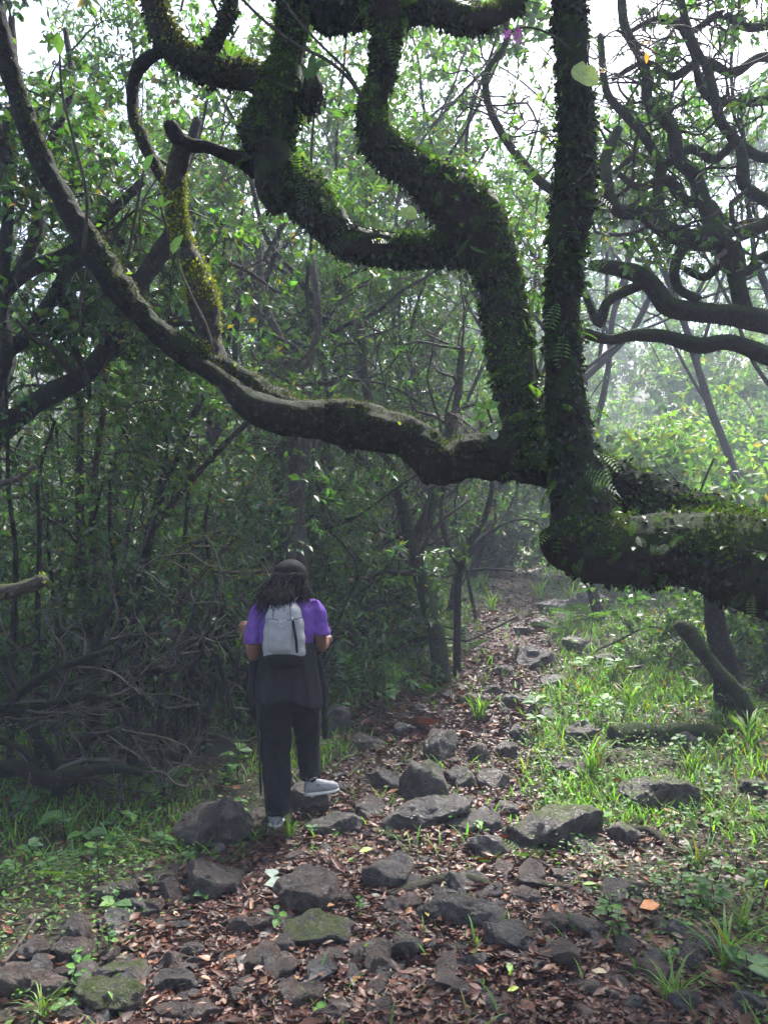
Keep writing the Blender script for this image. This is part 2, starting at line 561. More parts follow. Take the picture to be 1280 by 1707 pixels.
# ------------------------------------------------------------------ growing trees
def walk(rng, p, d, L, n, wig=0.3, up=0.03, drag=0.5):
    d = nrm(d); t = np.zeros(3); pts = [np.array(p, float)]
    for _ in range(n):
        t = t * drag + rng.normal(0, wig, 3)
        d = nrm(d + t + np.array([0, 0, up]))
        pts.append(pts[-1] + d * (L / n))
    return np.array(pts)

def ramify(rng, parents, k, tmin, tmax, L, wig, up, ratio, n=7, spread=0.9, minr=0.002, out=None):
    """children of each parent branch (points, radii)"""
    p, r, tn = [], [], []
    for pts, rad in parents:
        m = len(pts)
        kk = int(rng.poisson(k)) if k > 2 else int(k)
        if kk == 0: continue
        t = rng.uniform(tmin, tmax, kk) * (m - 1)
        i = np.minimum(t.astype(int), m - 2); f = t - i
        p.append(pts[i] + (pts[i + 1] - pts[i]) * f[:, None]); r.append(rad[i] * (1 - f) + rad[i + 1] * f); tn.append(pts[i + 1] - pts[i])
    if not p: return []
    p = np.concatenate(p); r = np.concatenate(r); tn = nrm(np.concatenate(tn))
    K = len(p)
    d = nrm(tn * 0.55 + nrm(rng.normal(0, 1, (K, 3))) * spread + np.array([0, 0, up * 4]))
    st = (L * rng.uniform(0.55, 1.3, K) / n)[:, None]
    tv = np.zeros((K, 3)); P_ = [p]
    for _ in range(n):
        tv = tv * .5 + rng.normal(0, wig, (K, 3))
        d = nrm(d + tv + np.array([0, 0, up]))
        P_.append(P_[-1] + d * st)
    P_ = np.stack(P_, 1)
    r0 = np.maximum(minr, r * ratio * rng.uniform(.7, 1.0, K))
    r1 = np.maximum(minr * .6, r0 * .35)
    R_ = r0[:, None] + (r1 - r0)[:, None] * np.linspace(0, 1, n + 1)[None]
    return list(zip(P_, R_))

def inframe(V, m=40):
    x, y, d = proj(V)
    return (x > -m) & (x < 1280 + m) & (y > -m) & (y < 1707 + m) & np.isfinite(d)

def sun_gap(p):
    """gaps in the canopy: where its shadow would fall on the bright side of the path, and in scattered small holes"""
    p = np.atleast_2d(p); sd_ = np.array(sdir)
    g_ = p - sd_ * ((p[:, 2] - .4) / sd_[2])[:, None]
    nz = vn(np.column_stack([g_[:, :2] * 2.3, 0 * g_[:, 0]]), 55) * .6 + vn(np.column_stack([g_[:, :2] * 5.5, 0 * g_[:, 0]]), 56) * .4
    gx, gy = g_[:, 0], g_[:, 1]
    clear = 1.0 * sstep(-.7, .1, gx + .05 * (gy - 6)) * sstep(5.0, 6.0, gy) + .5 * sstep(3.8, 3.0, gy) + .65 * sstep(4.2, 4.8, gy) * (gx < 0)
    return (nz > .7 - .38 * np.clip(clear, 0, 1)) & (p[:, 2] > np.where(clear > .9, 1.9, 2.6)) & (gy < 11)

def foliage(rng, twigs, per, size, base, droop=0.25, tmin=0.25, var=0.35, yellow=0.03, wid=1.0, facing=0.9, tipn=4, keep=None):
    """leaves along the twigs: positions, frames, sizes, colours"""
    if not twigs: return None
    A = np.array([x[0] for x in twigs]); K, m, _ = A.shape
    cnt = np.maximum(1, rng.poisson(per, K)) + tipn
    w_ = np.repeat(np.arange(K), cnt)
    t = rng.uniform(tmin, 1 + .25, len(w_)).clip(0, 1) * (m - 1)
    i = np.minimum(t.astype(int), m - 2); f = (t - i)[:, None]
    p0, p1 = A[w_, i], A[w_, i + 1]
    pos = p0 * (1 - f) + p1 * f
    d = nrm(p1 - p0) * .5 + nrm(rng.normal(0, 1, (len(t), 3))) * .9
    d[:, 2] -= droop
    d = nrm(d)
    nn = rng.normal(0, 0.55, (len(pos), 3)); nn[:, 2] += facing
    sz = size * rng.uniform(0.55, 1.25, len(pos))
    k = ~sun_gap(pos)
    if keep is not None: k &= keep(pos)
    pos, d, nn, sz = pos[k], d[k], nn[k], sz[k]
    R = frames(d, nn)
    col = leafcol(rng, len(pos), base, var, yellow)
    return pos, R, sz, col

def crown(tree, rng, fol, lite=False, nparts=0, mat='leaf', name='crown', wid=1.0):
    pos, R, sz, col = fol
    if nparts:
        x, y, dep = proj(pos)
        ok = inframe(pos, 0)
        score = np.where(ok, sz / dep, 0)
        pick = np.argsort(-score)[:nparts]
        pick = pick[score[pick] > 0]
        for i in pick:
            put('leaf', LEAFM[int(rng.integers(len(LEAFM)))], pos[i], R[i], sz[i], tree)
        keep = np.ones(len(pos), bool); keep[pick] = False
        pos, R, sz, col = pos[keep], R[keep], sz[keep], col[keep]
    tv, tt = (LITE_V, LITE_T) if lite else (MID_V, MID_T)
    tv = tv * np.array([wid, 1, 1])
    V, T, C = place(tv, tt, pos, R, sz, col)
    return link(name, mkmesh(name, V, T, None, M[mat], C, smooth=False), tree, kind='stuff')

def tubes(P_, R_, ns):
    """many tubes of equal length at once"""
    K, n, _ = P_.shape
    tan = np.gradient(P_, axis=1); tan = nrm(tan)
    ref = np.where(np.abs(tan[:, 0, 2:3]) < .9, np.array([[0, 0, 1.0]]), np.array([[1.0, 0, 0]]))
    u = np.zeros_like(P_); u[:, 0] = nrm(np.cross(tan[:, 0], ref))
    for i in range(1, n):
        u[:, i] = nrm(u[:, i - 1] - tan[:, i] * np.einsum('ij,ij->i', u[:, i - 1], tan[:, i])[:, None])
    vv = np.cross(tan, u)
    a = np.linspace(0, 2 * math.pi, ns, endpoint=False)
    V = P_[:, :, None] + (np.cos(a)[:, None] * u[:, :, None] + np.sin(a)[:, None] * vv[:, :, None]) * R_[:, :, None, None]
    i = np.arange(n - 1)[:, None] * ns; j = np.arange(ns)[None]; j2 = (j + 1) % ns
    Q = np.stack([i + j, i + j2, i + ns + j2, i + ns + j], -1).reshape(-1, 4)
    Q = (Q[None] + (np.arange(K) * n * ns)[:, None, None]).reshape(-1, 4)
    return V.reshape(-1, 3), Q

def twigmesh(tree, branches, mat, name='twigs', ns=4, step=None):
    mb = MB(); gr = {}
    for pts, rad in branches:
        gr.setdefault((len(pts), 3 if rad[0] < .008 else ns if rad[0] < .016 else ns + 3), []).append((pts, rad))
    for (n_, s_), l in gr.items():
        V, Q = tubes(np.array([x[0] for x in l]), np.array([x[1] for x in l]), s_)
        mb.add(V, Q)
    return mb.build(name, M[mat], tree, kind='stuff')

def pxline(pts, close=None):
    """[(px, py, Y, half width in px)] -> world points and radii"""
    return np.array([P(a, b, c) for a, b, c, _ in pts]), np.array([r * c / F for _, _, c, r in pts])

def limb(tree, line, mat, name='limb', ns=20, step=0.03, bump=0.14, freq=9, seed=0):
    pts, rad = line
    V, Q, T, Nn = tube(pts, rad, ns, step, bump, freq, seed)
    link(name, mkmesh(name, V, T, Q, M[mat]), tree)
    return V, Nn

def pxline_s(k, pts):
    p, r = pxline(pts)
    return p, r * k

# epiphytes: moss fuzz and hanging small ferns on bark
def fuzz(rng, V, Nn, n, size, base, hang=0.5, uppref=0.0, out=0.5, var=0.35, wid=0.8, zmin=-1.0, noise_cut=0.0, ncell=5.0):
    i = rng.integers(0, len(V), n)
    up = Nn[i, 2]
    keep = (up > zmin) & (rng.random(n) < np.clip(0.5 + 0.5 * up * uppref + (0.5 if uppref == 0 else 0), 0.03, 1))
    if noise_cut: keep &= vn(V[i] * ncell, 77) > noise_cut
    i = i[keep]
    p = V[i] + rng.normal(0, 0.006, (len(i), 3))
    d = Nn[i] * out + rng.normal(0, 0.45, (len(i), 3)) + np.array([0, 0, -hang])
    nn = Nn[i] + rng.normal(0, 0.4, (len(i), 3))
    sz = size * rng.uniform(0.4, 1.3, len(i))
    R = frames(d, nn)
    V2, T2, C2 = place(LITE_V * np.array([wid, 1, 1]), LITE_T, p, R, sz, leafcol(rng, len(i), base, var, 0))
    return V2, T2, C2

def fern_template(pairs=8, wid=0.3, curl=0.35):
    V, T = [], []
    def q(a): return len(V) - a
    for k in range(pairs):
        t = 0.12 + 0.85 * k / (pairs - 1)
        z = -curl * t * t
        L = wid * math.sin(math.pi * min(1, 0.2 + 0.8 * (1 - t))) ** 0.8 + 0.02
        for s in (-1, 1):
            b = len(V)
            V += [(0, t, z), (s * L * 0.5, t + 0.055, z + 0.01), (s * L, t + 0.05, z - 0.04), (s * L * 0.5, t - 0.02, z + 0.01)]
            T += [(b, b + 1, b + 2), (b, b + 2, b + 3)] if s < 0 else [(b, b + 2, b + 1), (b, b + 3, b + 2)]
    b = len(V)
    for t in (0, 0.5, 1.0):
        V += [(-0.008, t, -curl * t * t), (0.008, t, -curl * t * t)]
    T += [(b, b + 1, b + 3), (b, b + 3, b + 2), (b + 2, b + 3, b + 5), (b + 2, b + 5, b + 4)]
    return np.array(V, float), np.array(T)
FERN_V, FERN_T = fern_template()
FERNM = [mkmesh('fern_frond', FERN_V, FERN_T, None, M['fern'], np.tile(np.array(c), (len(FERN_V), 1)))
         for c in ((0.035, 0.08, 0.015), (0.05, 0.11, 0.02), (0.025, 0.055, 0.014), (0.09, 0.17, 0.035))]

# ------------------------------------------------------------------ the big mossy tree over the path
rng = np.random.default_rng(11)
base = np.array([3.1, 2.75, g1(3.1, 2.75) - 0.1])
big = thing('mossy_tree', base, 'massive moss and fern covered tree leaning across the path on twisting limbs', 'tree')
tr_p, tr_r = pxline([(1290, 948, 3.3, 88), (1200, 925, 3.42, 70), (1110, 916, 3.52, 61), (1030, 920, 3.6, 60), (965, 902, 3.68, 63), (945, 868, 3.7, 52)])
tr_p = np.vstack([[base, base + [-0.1, 0.1, 0.75], [2.6, 2.95, 1.3], [2.1, 3.15, 1.5]], tr_p])
tr_r = np.concatenate([[0.42, 0.34, 0.3, 0.27], tr_r])
up_l = pxline([(975, 915, 3.68, 58), (968, 850, 3.68, 54), (960, 780, 3.68, 42), (946, 700, 3.68, 34), (939, 600, 3.68, 30), (939, 500, 3.67, 29), (946, 400, 3.66, 31),
               (957, 310, 3.65, 34), (961, 220, 3.64, 31), (953, 120, 3.62, 28), (950, 0, 3.6, 28), (960, -120, 3.55, 27), (950, -260, 3.5, 28)])
back_l = pxline_s(.9, [(1330, 930, 3.6, 60), (1220, 895, 3.75, 56), (1120, 858, 3.85, 52), (1030, 815, 3.92, 46), (960, 780, 3.98, 44), (880, 765, 4.02, 48), (800, 762, 4.05, 44), (735, 770, 4.05, 40),
                 (680, 728, 4.06, 38), (600, 710, 4.08, 42), (520, 695, 4.1, 34), (450, 668, 4.12, 31), (395, 632, 4.15, 28), (330, 600, 4.18, 25), (280, 565, 4.2, 25),
                 (225, 510, 4.2, 24), (178, 450, 4.2, 25), (125, 365, 4.18, 23), (80, 285, 4.15, 21), (45, 205, 4.12, 19), (18, 120, 4.08, 18), (0, 40, 4.05, 17), (-20, -80, 4.0, 16), (-10, -240, 3.9, 14)])
low_l = pxline([(540, 700, 4.05, 32), (475, 695, 4.04, 31), (430, 682, 4.04, 29), (400, 662, 4.05, 22), (375, 635, 4.06, 15), (355, 618, 4.08, 12), (320, 600, 4.12, 10)])
twist = pxline([(880, 790, 4.0, 44), (872, 730, 4.02, 34), (863, 660, 4.05, 36), (852, 590, 4.08, 39), (843, 520, 4.1, 38), (830, 455, 4.1, 35), (812, 400, 4.1, 42), (775, 350, 4.08, 54), (718, 302, 4.06, 38),
                (670, 270, 4.03, 31), (630, 232, 4.0, 30), (621, 180, 3.98, 26), (636, 125, 3.96, 20), (644, 60, 3.94, 24), (642, 0, 3.92, 26), (640, -100, 3.88, 28), (655, -240, 3.8, 24)])
arm = pxline([(830, 415, 4.12, 42), (770, 410, 4.15, 29), (700, 417, 4.2, 25), (640, 414, 4.22, 24), (580, 399, 4.25, 27), (536, 360, 4.27, 36), (497, 312, 4.28, 37), (455, 268, 4.3, 42), (448, 215, 4.3, 44),
              (464, 160, 4.3, 40), (477, 100, 4.3, 30), (486, 40, 4.3, 28), (494, -40, 4.28, 28), (500, -140, 4.25, 30), (480, -260, 4.2, 24)])
br1 = pxline([(470, 150, 4.3, 30), (420, 130, 4.3, 25), (360, 118, 4.3, 25), (310, 100, 4.28, 24), (282, 70, 4.26, 24), (262, 25, 4.24, 22), (248, -30, 4.22, 20), (230, -140, 4.2, 16)])
br2 = pxline([(335, 108, 4.3, 18), (358, 70, 4.3, 14), (378, 30, 4.32, 13), (392, -30, 4.35, 12), (400, -120, 4.4, 10)])
br3 = pxline([(440, 280, 4.28, 24), (390, 262, 4.26, 14), (350, 246, 4.24, 10), (310, 240, 4.22, 12), (285, 214, 4.2, 14), (276, 212, 4.2, 9)])
br4 = pxline([(355, 610, 4.2, 26), (347, 560, 4.22, 22), (338, 500, 4.24, 25), (325, 450, 4.25, 20), (305, 400, 4.26, 15), (292, 350, 4.26, 17), (292, 300, 4.26, 18), (302, 255, 4.25, 17), (305, 228, 4.24, 13)])
br5 = pxline([(300, 330, 4.28, 12), (262, 280, 4.32, 11), (240, 235, 4.36, 12), (222, 185, 4.4, 11), (226, 125, 4.4, 11), (245, 100, 4.34, 11), (275, 82, 4.28, 9)])
br6 = pxline([(668, 20, 3.95, 16), (705, 8, 4.0, 17), (750, 22, 4.05, 20), (800, 30, 4.1, 18), (850, 10, 4.15, 17), (880, -60, 4.2, 14)])
br7 = pxline([(515, 20, 4.32, 18), (560, 25, 4.36, 20), (600, 15, 4.4, 18), (612, -40, 4.42, 15)])
knot = pxline([(735, 765, 4.02, 30), (715, 790, 4.0, 17), (708, 806, 3.99, 6)])
lumps = pxline([(450, 250, 4.2, 34), (455, 310, 4.18, 30), (458, 345, 4.17, 16), (457, 358, 4.17, 4)])
burl = pxline([(520, 130, 4.3, 14), (520, 155, 4.3, 20), (512, 185, 4.3, 14)])
surf = {}
for nm, key, ln, mt, ns, bp in (('trunk', 'tr', (tr_p, tr_r), 'bark_mossy', 44, .16), ('limb', 'up', up_l, 'bark_mossy', 36, .16), ('limb', 'back', back_l, 'bark', 40, .3),
                                ('limb', 'low', low_l, 'bark', 28, .16), ('limb', 'twist', twist, 'bark_mossy', 36, .2), ('limb', 'arm', arm, 'bark_mossy', 36, .22),
                                ('branch', 'b1', br1, 'bark_yellow', 24, .2), ('branch', 'b2', br2, 'bark_mossy', 16, .2), ('branch', 'b3', br3, 'bark', 16, .2),
                                ('branch', 'b4', br4, 'bark_yellow', 28, .24), ('branch', 'b5', br5, 'bark', 16, .2), ('branch', 'b6', br6, 'bark_mossy', 16, .25),
                                ('branch', 'b7', br7, 'bark_mossy', 16, .25), ('knot', 'k', knot, 'bark', 16, .2), ('knot', 'l', lumps, 'bark_mossy', 20, .2), ('burl', 'u', burl, 'bark_mossy', 16, .2)):
    surf[key] = limb(big, ln, mt, nm, ns, 0.018, bp, 15 if key in ('back', 'low', 'b4', 'b5', 'k') else 9, len(nm) + ns)

def sub_fuzz(jobs, name, mat, parent):
    mb = MB()
    for V, T, C in jobs: mb.add(V, None, T, C)
    return mb.build(name, M[mat], parent, smooth=False, kind='stuff')
DK, MG, YG = (0.009, 0.014, 0.005), (0.03, 0.055, 0.01), (0.17, 0.19, 0.03)
jobs = []
for key, n, sz in (('tr', 9000, .026), ('up', 12000, .026), ('twist', 13000, .03), ('arm', 14000, .03), ('b6', 2500, .04), ('b7', 2500, .04), ('b2', 1500, .026), ('l', 900, .03), ('u', 500, .03), ('b1', 2500, .03)):
    jobs.append(fuzz(rng, *surf[key], int(n * .8), sz * 1.15, DK, hang=0.7, out=0.3, wid=1.5, var=.8, noise_cut=.36 if key != 'tr' else .5, ncell=7))
for key, n in (('back', 2500), ('low', 300), ('b3', 500), ('b5', 700)):
    jobs.append(fuzz(rng, *surf[key], n, .014, DK, hang=0.3, out=0.5))
sub_fuzz(jobs, 'hanging_moss', 'fern', big)
jobs = []
for key, n, sz, c, cut in (('tr', 46000, .018, (0.066, 0.1, 0.014), .22), ('back', 26000, .015, (0.06, 0.075, 0.014), .36), ('twist', 32000, .021, (0.062, 0.115, 0.018), .34), ('arm', 30000, .021, (0.062, 0.115, 0.018), .34),
                           ('b1', 7000, .024, YG, .42), ('b4', 11000, .022, YG, .46), ('b5', 1500, .014, YG, .5), ('b3', 1500, .014, YG, .4), ('b6', 3500, .02, (0.1, 0.12, 0.02), .3), ('b2', 1500, .02, MG, .4),
                           ('up', 4000, .02, MG, .4), ('low', 1500, .012, (0.07, 0.08, 0.012), .5)):
    jobs.append(fuzz(rng, *surf[key], n, sz, c, hang=-0.25, uppref=1.2, out=0.5, zmin=-0.15 if key not in ('b1', 'b4') else -1, noise_cut=cut, wid=1.2, var=.32))
Vb, Nb = surf['back']
xs_, _, _ = proj(Vb)
rt = xs_ > 985
jobs.append(fuzz(rng, Vb[rt], Nb[rt], 12000, .026, (0.075, 0.13, 0.02), hang=-0.1, uppref=1.0, out=0.5, zmin=-.4, noise_cut=.3, wid=1.3, var=.5))
jobs.append(fuzz(rng, Vb[rt], Nb[rt], 4000, .03, DK, hang=.6, out=0.35, wid=1.4, var=.7))
sub_fuzz(jobs, 'moss', 'moss', big)
# root-like shag under the top branches
mb = MB()
for key, n, Lr in (('b6', 170, .16), ('b7', 120, .16), ('arm', 120, .1), ('twist', 90, .09), ('up', 60, .07)):
    V, Nn = surf[key]
    for i in rng.integers(0, len(V), n):
        if Nn[i, 2] > 0.2: continue
        pts = walk(rng, V[i], Nn[i] * 0.4 + [0, 0, -1], Lr * rng.uniform(.4, 1.3), 4, .18, -.15)
        v_, q_, t_, _ = tube(pts, np.linspace(.0016, .0007, 5), 3)
        mb.add(v_, q_, t_)
mb.build('rootlets', M['twig'], big, kind='stuff')

def fronds(tree, V, Nn, n, size, side=0.2, meshes=FERNM, name='fern_frond', upmin=-0.6, hang=0.5, names=None):
    ok = np.where(inframe(V, -5) & (np.einsum('ij,ij->i', Nn, nrm(CAM - V)) > -0.25) & (Nn[:, 2] > upmin))[0]
    for i in rng.choice(ok, n):
        d = Nn[i] * 0.8 + rng.normal(0, 0.45, 3) + np.array([0, 0, -hang])
        R = frames(d[None], (Nn[i] * 0.5 + rng.normal(0, .3, 3) + [0, 0, .6])[None])[0]
        put(name, meshes[int(rng.integers(len(meshes)))], V[i], R, size * rng.uniform(.5, 1.3), tree)
fronds(big, *surf['up'], 80, .115)
fronds(big, *surf['twist'], 75, .12, hang=0.2)
fronds(big, *surf['arm'], 75, .12, hang=0.3)
fronds(big, *surf['tr'], 70, .065, hang=0.2)
SMALL = [leaf_mesh('small_leaf', c, 1.5) for c in ((0.08, 0.14, 0.04), (0.06, 0.1, 0.04), (0.13, 0.18, 0.06))]
fronds(big, *surf['up'], 60, .04, meshes=SMALL, name='leaf')
fronds(big, *surf['arm'], 50, .045, meshes=SMALL, name='leaf', hang=.0)
fronds(big, *surf['twist'], 45, .045, meshes=SMALL, name='leaf', hang=.0)
fronds(big, *surf['tr'], 60, .04, meshes=SMALL, name='leaf', upmin=0.0)
fronds(big, *surf['back'], 25, .035, meshes=SMALL, name='leaf', upmin=0.1)

for key, ns_, m_ in (('up', 36, 5), ('twist', 36, 5), ('arm', 36, 5), ('tr', 44, 3)):
    V, Nn = surf[key]; nr_ = (len(V) - 2) // ns_
    for k in range(m_):
        i0 = int(rng.uniform(0, .5) * nr_); i1 = min(nr_ - 1, i0 + int(rng.uniform(.25, .5) * nr_)); a0 = rng.uniform(0, ns_); dr = rng.uniform(-.5, .5)
        idx = [r_i * ns_ + int(a0 + dr * (r_i - i0) + 2 * math.sin(r_i * .3)) % ns_ for r_i in range(i0, i1, 2)]
        if len(idx) < 4: continue
        v_, q_, t_, _ = tube(V[idx] + Nn[idx] * .006, rng.uniform(.003, .006), 5)
        link('creeper', mkmesh('creeper', v_, t_, q_, M['twig']), big)

# its crown, mostly above the picture, thickened overhead to shade the near ground
prim = []
for ln in (up_l, twist, arm, back_l, br1, br2, br6, br7):
    pts, rad = ln
    prim.append((pts[-3:], rad[-3:]))
top = []
for q_, (pts, rad) in enumerate(prim):
    for k in range(6):
        a = 2 * math.pi * (k + rng.uniform(-.3, .3)) / 6
        d = np.array([math.cos(a), math.sin(a) + .15, .55 if math.sin(a) > 0 else .3])
        c = walk(rng, pts[-1], d, rng.uniform(3.0, 6.5), 9, .16, .05)
        top.append((c, np.linspace(rad[-1] * .8, .014, 10)))
sec = ramify(rng, top, 8, .15, 1, 1.7, .26, .03, .5)
ter = ramify(rng, sec, 7, .2, 1, .8, .3, .02, .5, n=5, minr=.003)
def keep_big(p):
    x, y, d = proj(p)
    vis = (x > -200) & (x < 1480) & (y > np.where(p[:, 1] < 7, -190, 0)) & np.isfinite(d)
    return ~vis & (p[:, 2] > 3.5)
vis_ok = [b for b in top + sec if keep_big(b[0][1:]).mean() > .55]
twigmesh(big, vis_ok, 'twig', 'twigs')
crown(big, rng, foliage(rng, ter, 7, .16, (0.04, 0.085, 0.018), keep=keep_big), lite=True)

# ------------------------------------------------------------------ other trees
def rooted(ln, reach=.9):
    """a stem that starts a little above the ground is carried down into it"""
    p, r = ln
    g_ = g1(p[0, 0], p[0, 1])
    if 0.02 < p[0, 2] - g_ < reach:
        d = p[0] - p[1]; f_ = .35 * (p[0, 2] - g_) / max(.05, abs(d[2]))
        q_ = np.array([p[0, 0] + np.clip(d[0] * f_, -.2, .2), p[0, 1], g_ - .06])
        p = np.vstack([q_, p]); r = np.concatenate([[r[0] * 1.25], r])
    return p, r

def stem_tree(name, label, cat, lines, mat, seed, base=None, k1=5, k2=5, k3=4, L=(1.2, .6, .35), leaf=.075, per=7, green=(0.045, 0.09, 0.02), keep=None,
              nparts=40, up=.03, wig=.28, tmin=.35, group=None, fz=0, fzc=MG, lite=False, ns=10, twig='twig', wid=None, leafmat='leaf', var=.35, yellow=.03, seconds=None, droop=.25, step=.05, minr=.0025):
    r = np.random.default_rng(seed)
    ls = [rooted(l, .9 if name != 'dead_thicket' else .2) for l in lines]
    b = ls[0][0][0] if base is None else base
    t = thing(name, b, label, cat, group)
    if wid is None: wid = r.uniform(.6, 1.35)
    fjobs = []
    for i, ln in enumerate(ls):
        V, Nn = limb(t, ln, mat, 'trunk' if i == 0 else 'limb', ns, step, .16, 9, seed + i)
        if fz:
            L_ = np.linalg.norm(np.diff(ln[0], axis=0), axis=1).sum()
            fjobs.append(fuzz(r, V, Nn, int(fz * L_), .025, fzc, hang=.2, out=.5, uppref=.5))
    if fz: sub_fuzz(fjobs, 'moss', 'moss', t)
    s1 = ramify(r, ls, k1, tmin, 1, L[0], wig, up, .5 if name != 'twisted_tree' else .36, n=11 if name == 'twisted_tree' else 9 if b[1] < 8.3 else 6, minr=minr * 1.5)
    s2 = ramify(r, s1, k2, .2, 1, L[1], wig, up, .55, n=5, minr=minr * 1.2)
    s3 = ramify(r, s2, k3, .2, 1, L[2], wig, up, .6, n=4, minr=minr * .8) if k3 else []
    br = s1 + s2 + (s3 if b[1] < 8.3 else [])
    if keep is not None:
        kb = []
        for grp in ((s1,) if name == 'forest_tree' or b[1] > 12.5 else (s1, s2, s3) if b[1] < 8.3 and k3 else (s1, s2)):
            if grp:
                A = np.array([x[0] for x in grp]); ok = keep(A.reshape(-1, 3)).reshape(len(grp), -1).all(1)
                kb += [x for x, o_ in zip(grp, ok) if o_]
        br = kb
    if br: twigmesh(t, br, twig)
    if per:
        fol = foliage(r, s3 if k3 else s2, per, leaf, green, droop, keep=keep, var=var, yellow=yellow)
        if fol is not None and len(fol[0]): crown(t, r, fol, lite or b[1] > 7.9, nparts, leafmat, wid=wid)
    return t

def not_near(p):            # keep twigs and leaves behind the big tree and off the walker
    p = np.atleast_2d(p)
    x, y, d = proj(p)
    return (p[:, 1] > 4.75) & ~((x > 385) & (x < 575) & (y > 900) & (p[:, 1] < 5.6))
def off_gap(p):             # nothing of the near trees hangs in the misty clearing on the right
    x, y, d = proj(np.atleast_2d(p))
    return not_near(p) & ~((x > 975) & (y > 450) & (y < 1100))
def off_path(p):
    p = np.atleast_2d(p)
    return not_near(p) & (np.abs(p[:, 0] - path_x(p[:, 1])) > .75 * sstep(9, 4, p[:, 2]) + .5)

# right: twisting tree reaching in from beyond the frame
rb = np.array([4.6, 6.6, g1(4.6, 6.6) - .1])
rtr = (np.array([rb, [4.5, 6.5, 1.6], [4.2, 6.4, 2.6], [4.1, 6.3, 3.6], [4.3, 6.3, 5.0], [4.1, 6.3, 6.5]]), np.array([.28, .24, .2, .17, .13, .08]))
def at(*l): return list(l)
stem_tree('twisted_tree', 'dark twisting tree whose shaggy bare boughs reach in from the right edge', 'tree',
    [rtr,
     pxline([(1420, 640, 6.3, 24), (1330, 610, 6.2, 18), (1275, 592, 6.1, 16), (1215, 570, 6.0, 13), (1165, 576, 6.0, 15), (1110, 562, 6.0, 12), (1060, 558, 6.0, 12), (1015, 566, 6.0, 10), (972, 555, 6.0, 9)]),
     pxline([(1400, 560, 6.3, 24), (1300, 540, 6.2, 22), (1235, 527, 6.1, 20), (1170, 520, 6.1, 17), (1115, 512, 6.1, 18), (1090, 480, 6.1, 16), (1060, 456, 6.1, 15), (1015, 445, 6.1, 12), (982, 442, 6.1, 8)]),
     pxline([(1240, 525, 6.1, 16), (1228, 470, 6.1, 14), (1222, 430, 6.1, 20), (1195, 398, 6.1, 24), (1150, 400, 6.1, 18), (1105, 380, 6.1, 17), (1070, 355, 6.1, 13), (1030, 352, 6.1, 11), (1012, 310, 6.1, 11), (1010, 260, 6.15, 10), (1030, 215, 6.2, 8)]),
     pxline([(1400, 350, 6.3, 18), (1300, 365, 6.2, 14), (1260, 380, 6.15, 13), (1215, 395, 6.1, 15)]),
     pxline([(1190, 395, 6.1, 14), (1160, 300, 6.2, 12), (1130, 265, 6.2, 12), (1120, 215, 6.2, 11), (1080, 170, 6.25, 10), (1075, 110, 6.3, 9), (1040, 40, 6.3, 8), (1035, -60, 6.4, 7)]),
     pxline([(1105, 385, 6.1, 10), (1095, 320, 6.2, 9), (1100, 280, 6.2, 9), (1075, 230, 6.25, 8), (1040, 190, 6.3, 8), (1010, 150, 6.3, 7), (1000, 60, 6.4, 6)]),
     pxline([(1290, 340, 6.2, 11), (1240, 310, 6.2, 10), (1235, 250, 6.2, 9), (1200, 200, 6.25, 9), (1180, 120, 6.3, 8), (1150, 60, 6.3, 7), (1120, -60, 6.4, 6)]),
     pxline([(1150, 395, 6.1, 9), (1125, 440, 6.08, 9), (1130, 480, 6.06, 8), (1165, 500, 6.05, 8)]),
     pxline([(1340, 250, 6.3, 10), (1270, 262, 6.3, 9), (1225, 240, 6.3, 9), (1190, 266, 6.3, 8), (1150, 248, 6.3, 8), (1105, 276, 6.3, 7), (1060, 260, 6.3, 6), (1022, 288, 6.3, 4)]),
     pxline([(1340, 112, 6.6, 9), (1270, 95, 6.6, 8), (1220, 122, 6.6, 8), (1170, 100, 6.6, 7), (1120, 128, 6.6, 7), (1075, 104, 6.6, 5), (1020, 132, 6.6, 4)]),
     pxline([(1330, 445, 6.2, 12), (1275, 428, 6.2, 10), (1245, 452, 6.2, 9), (1205, 438, 6.2, 8), (1175, 462, 6.2, 7), (1140, 448, 6.2, 5)]),
     pxline([(1215, 398, 6.15, 12), (1180, 342, 6.2, 11), (1140, 334, 6.2, 10), (1112, 300, 6.2, 9), (1065, 312, 6.2, 7), (1030, 290, 6.2, 5)]),
     pxline([(1330, 30, 6.7, 8), (1250, 46, 6.7, 8), (1200, 24, 6.7, 7), (1150, 52, 6.7, 6), (1100, 30, 6.7, 5), (1040, 58, 6.7, 4)]),
     pxline([(1010, 335, 6.2, 9), (930, 322, 6.25, 9), (872, 272, 6.3, 8), (822, 195, 6.35, 7), (810, 125, 6.4, 6), (845, 60, 6.4, 5), (820, -30, 6.4, 4)]),
     pxline([(1080, 470, 6.1, 9), (1015, 500, 6.1, 9), (1000, 540, 6.1, 8), (985, 515, 6.1, 7), (975, 490, 6.1, 5)]),
     pxline([(1330, 180, 6.5, 10), (1280, 168, 6.5, 9), (1215, 172, 6.5, 8), (1170, 150, 6.5, 7), (1155, 90, 6.5, 6), (1130, 40, 6.5, 5)])],
    'bark_mossy', 21, base=rb, k1=5, k2=2.7, k3=2.6, L=(1.2, .6, .32), minr=.0065, leaf=.075, per=6, keep=lambda p: off_gap(p) & (p[:, 1] > 5.2), fz=900, fzc=(0.03, 0.045, 0.01), nparts=140, tmin=.2, wig=.5, up=.0)

